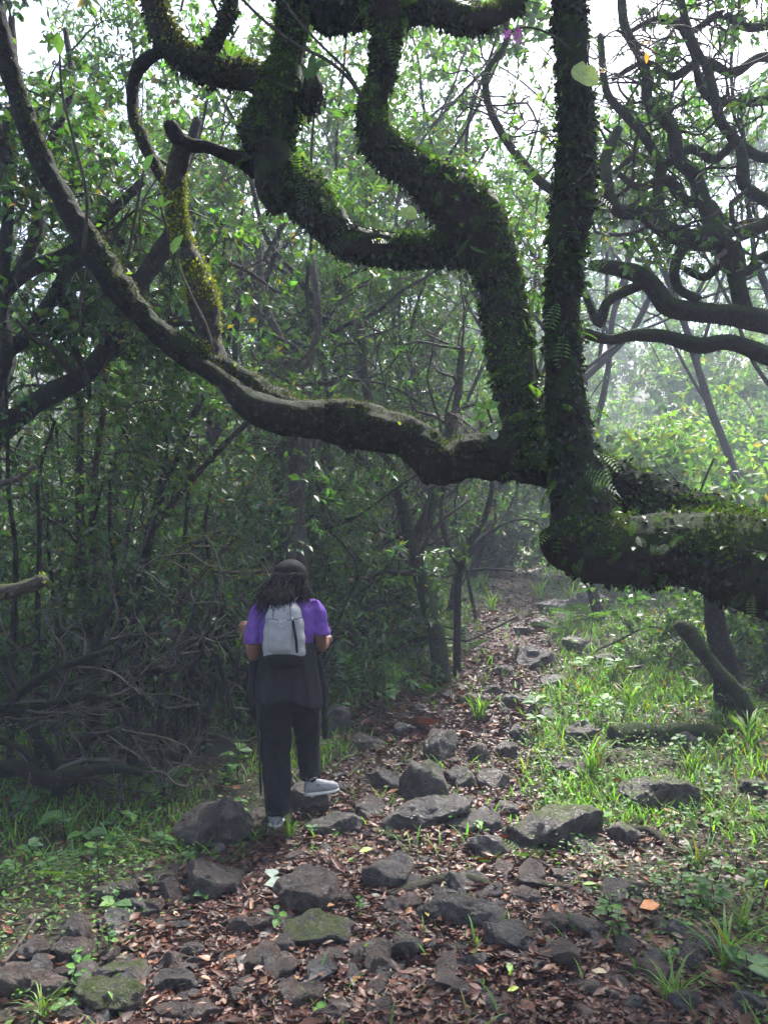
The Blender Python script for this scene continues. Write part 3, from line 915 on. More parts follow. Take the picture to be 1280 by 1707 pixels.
# left: dark boughs crossing behind the long limb
lb = np.array([-3.7, 5.7, g1(-3.7, 5.7) - .1])
stem_tree('dark_bough_tree', 'dark smooth barked tree with boughs sweeping up from the left edge', 'tree',
    [(np.array([lb, [-3.6, 5.65, 1.2], [-3.3, 5.6, 2.2]]), np.array([.2, .17, .14])),
     pxline([(-130, 790, 5.6, 24), (-20, 735, 5.6, 20), (60, 672, 5.6, 18), (140, 626, 5.6, 17), (185, 570, 5.6, 16), (215, 500, 5.62, 15), (262, 430, 5.65, 16), (290, 380, 5.68, 14), (300, 300, 5.7, 10), (330, 200, 5.8, 8)]),
     pxline([(-120, 760, 5.6, 18), (-10, 610, 5.6, 14), (45, 560, 5.6, 12), (85, 500, 5.6, 11), (120, 445, 5.6, 10), (160, 430, 5.62, 7), (210, 400, 5.65, 6)]),
     pxline([(-60, 560, 5.6, 16), (10, 480, 5.6, 15), (55, 447, 5.6, 13), (115, 420, 5.6, 12), (150, 385, 5.62, 11), (190, 350, 5.65, 9), (240, 300, 5.7, 7)]),
     pxline([(-90, 800, 5.5, 16), (5, 620, 5.5, 11), (6, 520, 5.5, 10), (8, 430, 5.5, 10), (15, 330, 5.5, 9), (5, 240, 5.5, 9), (25, 150, 5.55, 7), (20, 30, 5.6, 6)]),
     pxline([(25, 470, 5.6, 12), (50, 420, 5.65, 11), (65, 370, 5.7, 12), (62, 320, 5.75, 10), (80, 250, 5.8, 8), (120, 150, 5.9, 6), (110, 50, 6.0, 5)]),
     pxline([(170, 600, 5.6, 9), (230, 560, 5.65, 7), (300, 540, 5.7, 5), (370, 545, 5.75, 3)]),
     pxline([(110, 440, 5.55, 6), (112, 510, 5.5, 6), (122, 570, 5.48, 6), (145, 630, 5.46, 5), (150, 660, 5.45, 3)])],
    'bark', 31, base=lb, k1=6, k2=5, k3=4, L=(.9, .6, .35), leaf=.085, per=10, keep=not_near, nparts=100, tmin=.3, wig=.3, green=(0.045, 0.095, 0.025))

def auto_tree(name, label, X, Y, H, r0, seed, group=None, fork=.4, spread=.55, nl=5, mat='bark', Lk=1.0, **kw):
    r = np.random.default_rng(seed)
    b = np.array([X, Y, g1(X, Y) - .08])
    tp = walk(r, b, np.array([r.normal(0, .12), r.normal(0, .1), 1]), H * fork, 7, .16, .06)
    tr = np.linspace(r0 * 1.2, r0 * .7, len(tp))
    lines = [(tp, tr)]
    for k in range(nl):
        a = 2 * math.pi * (k + r.uniform(-.3, .3)) / nl
        i = int(r.integers(3, 8))
        c = walk(r, tp[min(i, 7)], np.array([math.cos(a) * spread, math.sin(a) * spread, 1]), H * (1 - fork) * r.uniform(.7, 1.1), 8, .2, .03)
        lines.append((c, np.linspace(r0 * .5, .012, len(c))))
    return stem_tree(name, label, 'tree' if 'tree' in name else 'shrub', lines, mat, seed, group=group, nparts=kw.pop('nparts', 0), L=(1.3 * Lk, .7 * Lk, .4 * Lk), ns=kw.pop('ns', 7), step=.16, **kw)

# thin stems on the left, behind the thicket
G1, G2, G3, G4 = (0.06, 0.118, 0.03), (0.08, 0.155, 0.036), (0.052, 0.098, 0.036), (0.105, 0.18, 0.045)
BL0 = (0.07, 0.135, 0.05)
def gp(px, py):     # ground point and its distance
    h_ = hit(px, py); return h_
def stems(*ls):
    return [pxline(l) for l in ls]
stem_tree('sapling_tree', 'thin mossy paired stems rising straight behind the left thicket', 'tree',
    stems([(150, 1250, 6.4, 8), (148, 1100, 6.4, 8), (138, 950, 6.4, 7), (133, 800, 6.4, 7), (135, 690, 6.4, 6), (120, 560, 6.4, 5), (130, 420, 6.4, 4)],
          [(165, 1250, 6.45, 7), (160, 1080, 6.45, 7), (155, 930, 6.45, 7), (160, 780, 6.45, 5), (175, 660, 6.5, 5), (170, 520, 6.5, 4)]),
    'bark_yellow', 41, k1=9, k2=5, k3=3, L=(.8, .5, .3), leaf=.07, per=5, keep=not_near, nparts=50, fz=1300, fzc=(0.07, 0.08, 0.015), tmin=.1, green=G3)
stem_tree('sapling_tree', 'slim dark forked stem leaning right between thicket and walker', 'tree',
    stems([(225, 1130, 6.2, 7), (232, 1000, 6.2, 8), (250, 890, 6.2, 8), (262, 850, 6.2, 7), (290, 770, 6.2, 6), (330, 680, 6.25, 5), (370, 600, 6.3, 4), (400, 500, 6.3, 3)],
          [(255, 880, 6.2, 6), (320, 800, 6.2, 5), (380, 735, 6.2, 5), (430, 690, 6.25, 4)],
          [(250, 880, 6.2, 5), (275, 780, 6.22, 5), (280, 690, 6.25, 4), (310, 620, 6.3, 3)]),
    'bark', 42, k1=8, k2=5, k3=3, L=(.8, .5, .3), leaf=.07, per=5, keep=not_near, nparts=50, tmin=.2, green=G3)
stem_tree('slender_tree', 'pair of slender trunks right behind the head of the walker', 'tree',
    stems([(478, 1060, 7.4, 10), (484, 920, 7.4, 11), (490, 850, 7.4, 11), (503, 790, 7.4, 10), (510, 730, 7.4, 9), (508, 640, 7.4, 8), (530, 540, 7.45, 7), (520, 430, 7.5, 6)],
          [(500, 1060, 7.5, 11), (503, 930, 7.5, 11), (492, 800, 7.5, 11), (488, 720, 7.5, 10), (478, 600, 7.5, 9), (440, 500, 7.5, 7), (430, 400, 7.5, 6)]),
    'bark_grey', 43, k1=8, k2=5, k3=4, L=(1.1, .6, .4), leaf=.08, per=7, keep=off_gap, nparts=80, tmin=.4, fz=300, green=G2)
stem_tree('leaning_tree', 'mossy trunk leaning left behind the bend of the path', 'tree',
    stems([(730, 1075, 7.9, 15), (716, 1020, 7.9, 13), (698, 950, 7.9, 12), (680, 880, 7.9, 11), (662, 810, 7.9, 10), (640, 740, 7.95, 9), (610, 640, 8.0, 8), (600, 540, 8.0, 7)],
          [(690, 900, 7.9, 10), (720, 840, 7.95, 9), (730, 770, 8.0, 8), (760, 680, 8.0, 7), (770, 580, 8.05, 6)]),
    'bark_mossy', 44, k1=8, k2=5, k3=4, L=(1.0, .6, .4), leaf=.085, per=7, keep=off_gap, nparts=80, tmin=.35, fz=1500, fzc=(0.06, 0.085, 0.015), green=G1)
stem_tree('sapling_tree', 'small forked tree at the left edge of the misty path', 'tree',
    stems([(762, 1040, 8.3, 6), (765, 960, 8.3, 6), (780, 910, 8.3, 6), (805, 868, 8.3, 5), (820, 800, 8.35, 4), (800, 700, 8.4, 3)],
          [(768, 950, 8.3, 5), (745, 905, 8.3, 4.5), (735, 850, 8.3, 4), (745, 760, 8.35, 3)]),
    'bark', 45, k1=9, k2=5, k3=3, L=(.7, .45, .3), leaf=.085, per=6, keep=lambda p: off_gap(p) & (proj(np.atleast_2d(p))[0] < 850), nparts=60, tmin=.15, fz=200, green=G1)

# canopy trees behind
CAN = [  # X, Y, H, r, leaf, green, label
    (-4.9, 8.0, 9.4, .075, .09, G1, 'dark canopy tree behind the dark boughs at far left'),
    (-2.7, 8.7, 10.0, .075, .09, G2, 'leafy tree whose bright crown fills the gap left of the slender trunks'),
    (-1.3, 10.2, 10.8, .075, .1, G3, 'grey green tree standing behind the mossed upright branch'),
    (0.2, 10.3, 10.4, .075, .1, G1, 'leafy tree behind the twisted limb above the leaning trunk'),
    (-0.1, 11.6, 11.2, .075, .1, G3, 'grey green tree high behind the arch of the twisted limb'),
    (5.3, 8.6, 10.0, .075, .09, G1, 'dense crowned tree high behind the twisting boughs'),
    (6.2, 10.2, 10.3, .075, .1, G2, 'tall tree beyond the right edge bush'),
    (-6.8, 11, 11.3, .075, .11, G3, 'tall grey green tree seen through the far left branches'),
    (-3.6, 12.5, 11.8, .075, .11, G1, 'faded tall tree behind the left saplings'),
    (-0.6, 13.5, 12.3, .075, .12, G3, 'misty tall tree above the slender trunks'),
    (1.4, 12.6, 12.0, .075, .11, G1, 'tall faded tree behind the arch between the twisted and upright limbs'),
    (3.4, 14.5, 12.5, .075, .12, G3, 'tall misty tree high behind the upright limb'),
    (-1.2, 8.9, 9.6, .07, .09, G3, 'leafy tree close behind the thick upright limb at top'),
    (-0.3, 9.8, 10.0, .07, .09, G1, 'leafy tree close behind the top of the twisted limb'),
    (2.9, 10.4, 10.4, .07, .1, G2, 'leafy tree behind the top of the tall upright limb'),
    (6.0, 13.0, 12.0, .075, .12, G1, 'tall misty tree high above the right boughs'),
]
for i, (X, Y, H, r0, lf, gr, lab) in enumerate(CAN):
    high = X > .9
    fs = 1.0
    if Y > 11.2:
        Y2 = 11 + (Y - 11) * 1.9; fs = Y2 / Y; X, Y, H = X * fs, Y2, H * fs
    def kf(p, high=high):
        p = np.atleast_2d(p); x, y, d = proj(p)
        return not_near(p) & ~((x > 780) & (y > (430 if high else 560)) & (y < 1200)) & ~((x > 300) & (y > 700))
    auto_tree('canopy_tree', lab, X, Y, H, r0, 100 + i, fork=.5, leaf=lf * 1.18 * fs, Lk=fs, per=10, green=gr, keep=kf, k1=7, k2=6, k3=3.6, nparts=30, tmin=.25)

FAR = []
rr = np.random.default_rng(5)
for X, Y, H in ((-9, 15, 11), (-5.5, 16, 11), (-2.2, 17, 11.5), (0.4, 18, 11), (8.5, 16, 10), (-12, 20, 12), (-7.5, 22, 13), (-3.8, 23, 13), (-0.4, 24, 13), (1.6, 27, 12), (11, 20, 11), (6.8, 26, 9), (9.8, 30, 11), (4.9, 33, 9),
                (-11, 29, 14), (-6, 32, 14), (-1, 35, 14), (13.5, 26, 11)):
    X, Y, H = X * 1.75, Y * 1.75, H * 1.6
    auto_tree('misty_tree', 'tree faded by the mist far behind the nearer crowns', X, Y, H, .1, 200 + len(FAR), group='trees faded in the mist', fork=.4, leaf=.38, per=4, green=G3, k1=5, k2=5, k3=3.5, Lk=2.1,
              lite=True, leafmat='far_leaf', keep=not_near, ns=6)
    FAR.append(1)

for k_, (X, Y, H) in enumerate(((-4.5, -6, 9), (0.5, -8, 9.5), (5, -6.5, 9), (-8.2, 1.5, 9), (8.6, 2.5, 9), (-10.5, 4.5, 9.5), (11, 5.5, 9), (-2.5, -11, 10), (3, -12, 10), (-9, -5, 10), (9.5, -4, 10))):  # unseen trees put in to block light from behind and beside the camera
    auto_tree('forest_tree', 'unseen tree of the surrounding forest added to shade the viewpoint', X, Y, H, .18, 260 + k_, group='unseen forest trees around the viewpoint', fork=.35, leaf=.3, per=5, green=G3, k1=5, k2=5, k3=3, Lk=1.3,
              lite=True, leafmat='far_leaf', keep=lambda p: ~inframe(np.atleast_2d(p), 150) & (np.linalg.norm(np.atleast_2d(p) - CAM, axis=1) > 3.0), ns=6, spread=.8)

def left_bank(p):
    x, y, d = proj(np.atleast_2d(p))
    return not_near(p) & ((x < 850) | (np.atleast_2d(p)[:, 1] > 14)) & ~((x > 735) & (y > 890))
UND = [(-5.6, 7.6, 4.6, 'small leafy tree low at the far left'), (-4.2, 8.8, 5.0, 'small grey green tree behind the dark boughs'), (-3.3, 10.2, 5.6, 'small tree seen between the dark boughs and the saplings'),
       (-2.2, 8.6, 4.8, 'small tree with open foliage under the long limb at left'), (-1.6, 11.4, 5.8, 'small tree filling the gap under the long limb'), (-0.6, 9.2, 4.6, 'small tree with hanging leaves above the walker'),
       (0.1, 10.4, 5.2, 'small tree left of the leaning trunk top'), (0.9, 11.0, 5.4, 'small tree under the horizontal limb near its knot'), (-6.6, 9.6, 5.8, 'small tree partly cut by the left edge'),
       (-5.0, 11.6, 6.2, 'faded small tree deep at left'), (-0.4, 13.0, 6.6, 'faded small tree behind the slender trunks'), (1.3, 13.8, 6.6, 'faded small tree left of the path end'), (-2.6, 14.0, 7.0, 'faded small tree behind the forked sapling'),
       (-7.6, 13.5, 7.0, 'faded small tree behind the far left crowns'), (0.2, 16.0, 7.5, 'grey small tree in the mist above the path'), (-4.6, 15.5, 7.5, 'grey small tree in the mist at left')]
for i, (X, Y, H, lab) in enumerate(UND):
    fs = 1.0
    if Y > 11.2:
        Y2 = 11 + (Y - 11) * 1.9; fs = Y2 / Y; X, Y, H = X * fs, Y2, H * fs
    auto_tree('small_tree', lab, X, Y, H, .045, 400 + i, fork=.3, spread=.75, nl=7, leaf=.095 if Y < 11 else .12 * fs, per=5.5 if Y < 11 else 7, green=(G2, G3, G1, BL0)[i % 4], k1=6, k2=5, k3=3, Lk=.75 * fs, nparts=15 if Y < 9 else 0, tmin=.35,
              keep=left_bank, lite=Y > 11, leafmat='leaf' if Y < 12 else 'far_leaf')

# understorey shrubs
def shrub(label, X, Y, H, seed, leaf=.07, green=G1, nl=7, per=7, k=(5, 5, 3), keep=not_near, nparts=20, group=None, spread=.9, mat='bark', wid=None, fork=.12, Lk=.55, twig='twig', name='shrub', **kw):
    return auto_tree(name, label, X, Y, H, .022, seed, group=group, fork=fork, spread=spread, nl=nl, mat=mat, leaf=leaf, green=green, per=per, k1=k[0], k2=k[1], k3=k[2], Lk=Lk, keep=keep, nparts=nparts, tmin=.15, wid=wid, twig=twig, **kw)
BL = (0.065, 0.13, 0.052)
SH = [
    (1.35, 14.2, 2.4, G1, 'low bush on the left side of the vanishing path'),
    (3.5, 15.2, 2.2, G1, 'low bush on the right side of the vanishing path'),
    (-3.9, 7.0, 2.6, BL, 'glossy grey green shrub at the far left behind the thicket'),
    (-3.0, 7.6, 3.0, BL, 'glossy leaved shrub behind the paired mossy stems'),
    (-2.1, 7.2, 2.5, BL, 'pale leaved shrub between the paired stems and the forked sapling'),
    (-1.5, 8.0, 3.0, BL, 'open glossy shrub left of the head of the walker'),
    (-0.75, 7.6, 2.3, BL, 'leafy shrub at the left shoulder of the walker'),
    (-0.1, 8.4, 2.7, G3, 'dim leafy shrub just right of the slender trunks'),
    (-.2, 9.6, 2.8, G3, 'dark shrub in shade behind the leaning trunk'),
    (0.5, 9.4, 2.0, G3, 'dark shrub at the foot of the small forked tree'),
    (-4.6, 9.2, 3.4, G1, 'tall shrub behind the far left glossy shrub'),
    (-2.6, 9.8, 3.6, G1, 'tall shrub deep behind the forked sapling'),
    (-0.7, 10.4, 3.6, G3, 'tall dim shrub between slender and leaning trunks'),
    (1.2, 11.8, 3.2, G3, 'grey misty shrub closing the view left of the path'),
    (3.55, 8.4, 1.9, G1, 'dark shrub under the big trunk at the right edge'),
    (4.2, 7.4, 1.7, G3, 'brown tangled shrub beside the broken stump'),
    (3.9, 11.0, 2.8, G4, 'bright bush right of the tall limb in the mist'),
    (5.1, 11.8, 3.4, G4, 'bright misty bush below the twisting boughs'),
    (6.4, 12.8, 3.4, G4, 'pale bush near the right edge in the mist'),
    (4.6, 14.5, 3.6, G4, 'pale green bush on the misty slope beyond the tall limb'),
    (6.6, 16.5, 4.2, G4, 'hazy bush high on the misty slope'),
    (3.9, 17.5, 4.0, G4, 'hazy bush at the end of the misty clearing'),
    (8.5, 14.8, 4.2, G4, 'hazy bush on the slope at the right edge'),
    (0.9, 15.2, 3.8, G2, 'light bush seen through the arch of the twisted limb'),
    (-0.9, 15.0, 4.0, G2, 'light bush seen left of the twisted limb'),
    (5.6, 20.5, 5.0, G4, 'far hazy thicket bush behind the clearing'),
    (8.6, 21.0, 5.0, G4, 'far hazy bush behind the right slope'),
    (2.0, 18.5, 3.8, G3, 'dim far bush where the path vanishes'),
    (3.4, 22.5, 5.0, G3, 'far grey bush closing the end of the path'),
    (1.0, 21.0, 5.0, G3, 'far grey thicket left of the end of the path'),
    (2.6, 27.0, 6.0, G3, 'farthest dim thicket beyond the end of the path'),
]
def push(X, Y, H, k, y0=10.0):
    """set a far plant deeper into the mist"""
    Y2 = y0 + (Y - y0) * k
    f_ = Y2 / Y
    return X * f_, Y2, H * f_ * .85, f_
for i, (X, Y, H, gr, lab) in enumerate(SH):
    fs = 1.0
    if Y > 10.5: X, Y, H, fs = push(X, Y, H, 3.2)
    kf = not_near
    if X < 2.2: kf = left_bank
    elif Y < 24: kf = lambda p: not_near(p) & (np.abs(np.atleast_2d(p)[:, 0] - path_x(np.atleast_2d(p)[:, 1])) > .55)
    big_l = Y > 13
    shrub(lab, X, Y, H, 300 + i, green=gr, leaf=.1 if Y < 10 else .115 * fs if not big_l else .15 * fs, keep=kf, lite=big_l, nparts=25 if Y < 9 else 0, Lk=.6 if not big_l else .8 * fs, leafmat='leaf' if Y < 12 else 'far_leaf', per=3 if Y < 9.5 else 5)
for i, (X, Y, H, lab) in enumerate(((2.3, 15.5, 1.5, 'low hazy plant clump at the left of the path end'), (3.6, 17.0, 1.8, 'low hazy plant clump at the right of the path end'), (2.9, 20.0, 2.4, 'hazy bush standing across the path end'), (4.6, 21.5, 3.0, 'hazy bush right of the path end behind the trunk bend'), (1.9, 24.0, 3.4, 'dim hazy bush left behind the path end'))):
    shrub(lab, X, Y, H, 370 + i, green=G3, leaf=.13, per=6, nparts=0, Lk=.5, lite=True, leafmat='far_leaf')
# bright broad leaved bush at the right edge
shrub('bright green broad leaved bush above the big trunk at the right edge', 4.35, 9.0, 2.9, 350, leaf=.19, green=(0.1, 0.19, 0.03), nl=6, per=4, k=(4, 3, 2), nparts=120, spread=.5, Lk=.45, keep=lambda p: (np.atleast_2d(p)[:, 1] > 7.5) & (proj(np.atleast_2d(p))[0] > 1120))

# dead tangled thicket on the left
def thicket(label, lines, seed, k=(4, 3, 2.0), L=(.8, .45, .28), wig=.2, mat='bark', per=0, nparts=0, keep=not_near, leaf=.05, green=G2):
    return stem_tree('dead_thicket', label, 'thicket', [pxline(l) for l in lines], mat, seed, k1=k[0], k2=k[1], k3=k[2], L=L, wig=wig, up=-.01, tmin=.05, per=per, nparts=nparts, twig='dead_twig', keep=keep, leaf=leaf, green=green, step=.03, minr=.005)
thicket('tangle of bare grey twigs with a thick branch rising right at lower left',
    [[(-40, 1200, 4.9, 9), (0, 1180, 4.9, 8), (60, 1135, 4.95, 8), (110, 1110, 5.0, 7), (190, 1082, 5.0, 6)],
     [(-40, 1195, 5.0, 9), (40, 1182, 5.0, 8), (110, 1168, 5.05, 7), (170, 1160, 5.05, 6), (205, 1185, 5.05, 5), (215, 1230, 5.05, 5)],
     [(10, 1090, 5.2, 7), (15, 1120, 5.2, 7), (45, 1145, 5.15, 6), (80, 1160, 5.1, 5)],
     [(100, 1290, 5.0, 8), (75, 1245, 5.0, 7), (40, 1205, 5.0, 6), (10, 1190, 5.0, 5)]], 61)
thicket('bare twig tangle with arching roots left of the walker',
    [[(105, 1300, 5.2, 12), (130, 1250, 5.2, 11), (165, 1220, 5.2, 10), (200, 1235, 5.2, 11), (225, 1275, 5.2, 10)],
     [(150, 1230, 5.25, 12), (160, 1170, 5.25, 10), (160, 1100, 5.3, 9), (170, 1040, 5.3, 7), (195, 1000, 5.3, 5)],
     [(270, 1290, 5.3, 6), (268, 1200, 5.3, 5), (275, 1130, 5.3, 5), (310, 1060, 5.35, 4), (330, 1000, 5.4, 3)],
     [(300, 1270, 5.4, 5), (340, 1190, 5.4, 4), (310, 1130, 5.4, 4), (300, 1100, 5.4, 3)],
     [(240, 1115, 5.3, 5), (290, 1118, 5.3, 5), (330, 1100, 5.3, 4), (345, 1070, 5.3, 4), (400, 1060, 5.35, 3)]], 62, k=(5, 3, 2))
thicket('low bare branches lying along the ground at the left edge',
    [[(-40, 1290, 4.8, 16), (30, 1280, 4.85, 14), (80, 1300, 4.9, 14), (120, 1290, 4.9, 12), (190, 1280, 5.0, 8), (240, 1290, 5.0, 5)],
     [(-20, 1230, 4.9, 6), (30, 1245, 4.9, 6), (70, 1280, 4.9, 7)]], 63, k=(5, 4, 2.1))
thicket('bare twigs arching in front of the dark gap beside the walker',
    [[(390, 1200, 5.7, 5), (370, 1120, 5.7, 4), (350, 1075, 5.7, 4), (320, 1065, 5.7, 3)], [(330, 1230, 5.6, 5), (320, 1120, 5.6, 4), (345, 1050, 5.6, 3), (360, 990, 5.7, 3)],
     [(400, 1140, 5.7, 4), (380, 1080, 5.7, 4), (340, 1060, 5.7, 4), (315, 1070, 5.7, 3)]], 64, k=(5, 3, 2))

UPR = [((20, 1260), (40, 900), (10, 620)), ((62, 1280), (50, 1000), (85, 700)), ((205, 1280), (200, 1050), (180, 800)), ((300, 1250), (285, 1000), (330, 760)), ((350, 1230), (365, 1000), (340, 820)), ((95, 1290), (110, 1060), (75, 820)), ((265, 1290), (300, 1150), (390, 1010)), ((20, 1330), (110, 1200), (250, 1120))]
UPL = ['thin bare stem nearest the left edge', 'thin stem rising beside the left edge one', 'thin dark stem right of the mossy paired stems', 'thin stem curving right under the long limb', 'thin dark stem left of the walker', 'thin crooked stem left of the mossy paired stems', 'thin arching stem leaning towards the walker', 'thin stem arching low over the thicket at left']
for i, (ln_, lab) in enumerate(zip(UPR, UPL)):
    Yv = 5.6 + .17 * i
    r0_ = np.random.default_rng(600 + i)
    pts = []
    for j in range(7):
        t_ = j / 6
        (a0, b0), (a1, b1), (a2, b2) = ln_
        px_, py2 = a0 * (1 - t_) ** 2 + 2 * a1 * t_ * (1 - t_) + a2 * t_ * t_ + r0_.normal(0, 6), b0 * (1 - t_) ** 2 + 2 * b1 * t_ * (1 - t_) + b2 * t_ * t_
        pts.append((px_, py2, Yv, 5.5 - 3 * t_))
    stem_tree('thin_tree', lab, 'tree', [pxline(pts)], 'bark', 620 + i, k1=7, k2=3.5, k3=2.2, L=(.6, .4, .28), leaf=.075, per=2.2, keep=not_near, nparts=15, tmin=.15, green=BL0, wig=.2, fz=150)

# yellow mossed dead branches above the thicket, and the broken branch at the left edge
def lone(name, label, cat, line, mat, seed, fz=0, fzc=YG, ns=12, twigs=0, bump=.2, group=None, step=.02, twigL=.25):
    ln = pxline(line) if isinstance(line, list) else line
    if name in ('broken_stump', 'dead_tree'): ln = rooted(ln)
    r = np.random.default_rng(seed)
    t = thing(name, ln[0][0], label, cat, group)
    V, Nn = limb(t, ln, mat, 'stem', ns, step, bump, 12, seed)
    if fz: sub_fuzz([fuzz(r, V, Nn, fz, .022, fzc, hang=.3, out=.6, noise_cut=.3)], 'moss', 'moss', t)
    if twigs:
        tw = ramify(r, [ln], twigs, .1, 1, twigL, .35, 0, .5)
        twigmesh(t, tw + ramify(r, tw, 3, .2, 1, twigL * .5, .35, 0, .6, n=4), 'dead_twig')
    return t
lone('dead_branch', 'thin dead branch with yellow moss slanting up left of the walker', 'branch', [(255, 1050, 5.9, 4), (300, 1000, 5.9, 4), (330, 965, 5.9, 5), (360, 930, 5.9, 5), (400, 890, 5.9, 4)], 'bark_yellow', 71, 900, twigs=4)
lone('dead_branch', 'short yellow mossed dead branch above the slanting one', 'branch', [(275, 940, 6.0, 4), (300, 915, 6.0, 5), (335, 900, 6.0, 5), (372, 884, 6.0, 4)], 'bark_yellow', 72, 700, twigs=3)
lone('dead_branch', 'level dead branch with pale moss left of the dark cap', 'branch', [(275, 935, 6.1, 4), (330, 948, 6.1, 4), (390, 955, 6.1, 3), (450, 952, 6.1, 3)], 'bark_yellow', 73, 500, twigs=4)
lone('broken_branch', 'stout broken branch end poking in from the left edge', 'branch', [(-120, 1010, 3.9, 17), (-30, 992, 3.9, 15), (20, 985, 3.9, 14), (55, 975, 3.9, 12), (72, 966, 3.9, 11), (78, 962, 3.9, 5)], 'bark_grey', 74, 120, ns=18, bump=.25, step=.012)
lone('broken_branch', 'thin curved dead branch at left edge under the dark bough', 'branch', [(-60, 812, 4.6, 7), (0, 806, 4.6, 6), (30, 798, 4.6, 5), (60, 776, 4.6, 4)], 'bark_grey', 75, 150)

# bare vines and long thin stems in front of the crowns
lone('vine', 'thin bare vine hanging down to the twisted limb at top', 'vine', [(380, -30, 3.7, 2.6), (430, 25, 3.7, 2.8), (490, 72, 3.7, 3), (545, 100, 3.72, 3), (580, 130, 3.75, 3.2), (604, 164, 3.8, 3.5)], 'bark_grey', 76, ns=8, twigs=0, bump=.1)
lone('vine', 'second thin vine crossing to meet the first at the twisted limb', 'vine', [(460, -20, 3.72, 2.2), (490, 25, 3.72, 2.4), (530, 70, 3.72, 2.6), (575, 115, 3.74, 2.8), (606, 164, 3.8, 3)], 'bark_grey', 77, ns=8, bump=.1)
lone('vine', 'pale thin stem running up the yellow mossed branch', 'vine', [(357, 590, 4.05, 2.2), (345, 545, 4.02, 2.4), (318, 490, 4.0, 2.4), (298, 440, 4.0, 2), (300, 412, 4.0, 1.6)], 'bark_grey', 78, ns=8, bump=.05)

# ------------------------------------------------------------------ small plants with leaves one can pick apart
def hero_leaf(parent, px, py, Y, L, ang, tilt=.25, mesh=None, name='leaf'):
    """a leaf whose base is at the picture point, pointing at picture angle ang (0 right, 90 up)"""
    a = math.radians(ang)
    d = np.array([math.cos(a), -tilt, math.sin(a)])
    R = frames(d[None], np.array([[0.1, -0.8, 0.5]]))[0]
    return put(name, mesh, P(px, py, Y), R, L * Y / F, parent)
BR = [leaf_mesh('leaf', c, w_) for c, w_ in (((0.2, 0.36, 0.04), 1.1), ((0.14, 0.3, 0.04), 1.2), ((0.05, 0.11, 0.02), .8))]
def sprig(label, stem, leaves, seed):
    ln = pxline(stem)
    t = thing('sapling', ln[0][0], label, 'sapling')
    V, Q, T, _ = tube(ln[0], ln[1], 6, .03)
    link('stem', mkmesh('stem', V, T, Q, M['twig']), t)
    for (px, py, L, ang, k) in leaves:
        hero_leaf(t, px, py, stem[-1][2], L, ang, mesh=BR[k])
    return t
sprig('thin sapling with one glowing green leaf near the top left corner', [(140, 420, 3.6, 3), (145, 330, 3.6, 3), (125, 240, 3.6, 2.5), (105, 160, 3.6, 2.5), (100, 92, 3.6, 2)],
      [(101, 95, 42, 92, 0), (103, 95, 40, 10, 2), (103, 98, 36, -12, 2), (110, 190, 38, 40, 2), (122, 230, 30, 200, 2)], 1)
sprig('sapling stem topped by a drooping leaf beside the stub branch', [(212, 432, 3.7, 2.5), (226, 360, 3.7, 2.5), (240, 285, 3.7, 2)], [(240, 287, 36, 62, 1), (236, 300, 30, 130, 2)], 2)
sprig('sapling with a bright leaf cluster in front of the mossed branch', [(290, 440, 3.6, 2.5), (282, 400, 3.6, 2.3), (268, 345, 3.6, 2)], [(268, 347, 26, 30, 0), (268, 347, 26, 140, 0), (268, 345, 22, 80, 1), (264, 340, 24, 190, 1), (284, 428, 44, 60, 0)], 3)
sprig('bright green paired leaves sprouting on the top left mossy branch', [(378, 118, 4.1, 2.5), (380, 105, 4.1, 2.3), (384, 94, 4.1, 2)], [(384, 96, 34, 100, 0), (385, 96, 32, 25, 0), (384, 96, 24, 60, 1), (382, 100, 24, 160, 1)], 4)
sprig('long leaved epiphyte hanging off the thick upright limb at top', [(515, 150, 4.0, 3), (518, 130, 4.0, 2.6)], [(518, 135, 50, 85, 2), (518, 135, 46, 60, 2), (516, 140, 40, 110, 2)], 5)
sprig('small yellow green sprout growing at the foot of the twisted limb', [(820, 705, 3.95, 2.5), (815, 692, 3.95, 2.3), (812, 682, 3.95, 2)], [(812, 684, 26, 35, 1), (812, 684, 26, 150, 1), (812, 684, 18, 90, 0), (814, 690, 20, 200, 1)], 8)

def disc_leaf(label, px, py, Y, r, col, seed, rot=0.0):
    """a round hanging leaf, slightly cupped, with an uneven rim"""
    rg = np.random.default_rng(seed)
    n = 20
    V = [(0, 0, -.08)]; T = []
    for ring, q in ((0.55, -.03), (1.0, .05)):
        for k in range(n):
            a = 2 * math.pi * k / n
            rr_ = ring * (1 + .09 * math.sin(3 * a + seed) + rg.normal(0, .03)) * (1 - .3 * (abs(((a - math.pi / 2 + math.pi) % (2 * math.pi)) - math.pi) < .25))
            V.append((rr_ * math.cos(a), rr_ * math.sin(a), q + rg.normal(0, .03)))
    for k in range(n):
        k2 = (k + 1) % n
        T += [(0, 1 + k, 1 + k2), (1 + k, 1 + n + k, 1 + n + k2), (1 + k, 1 + n + k2, 1 + k2)]
    me = mkmesh('round_leaf', V, T, None, M['leaf'], np.tile(np.asarray(col, float), (len(V), 1)))
    o = bpy.data.objects.new('round_leaf', me); COL.objects.link(o)
    o.location = P(px, py, Y); o.rotation_euler = (math.radians(78), rot, math.radians(8)); o.scale = (r * Y / F,) * 3
    pts = np.array([P(px, py - r * .8, Y), P(px + 3, py - r * 1.3, Y + .05), P(px + 6, py - r * 1.6, Y + .2)])
    V, Q, T, _ = tube(pts, .002, 5, .02)
    st = link('stalk', mkmesh('stalk', V, T, Q, M['twig'])); bpy.context.view_layer.update()
    st.parent = o; st.matrix_parent_inverse = o.matrix_world.inverted()
    return tag(o, label, 'leaf')
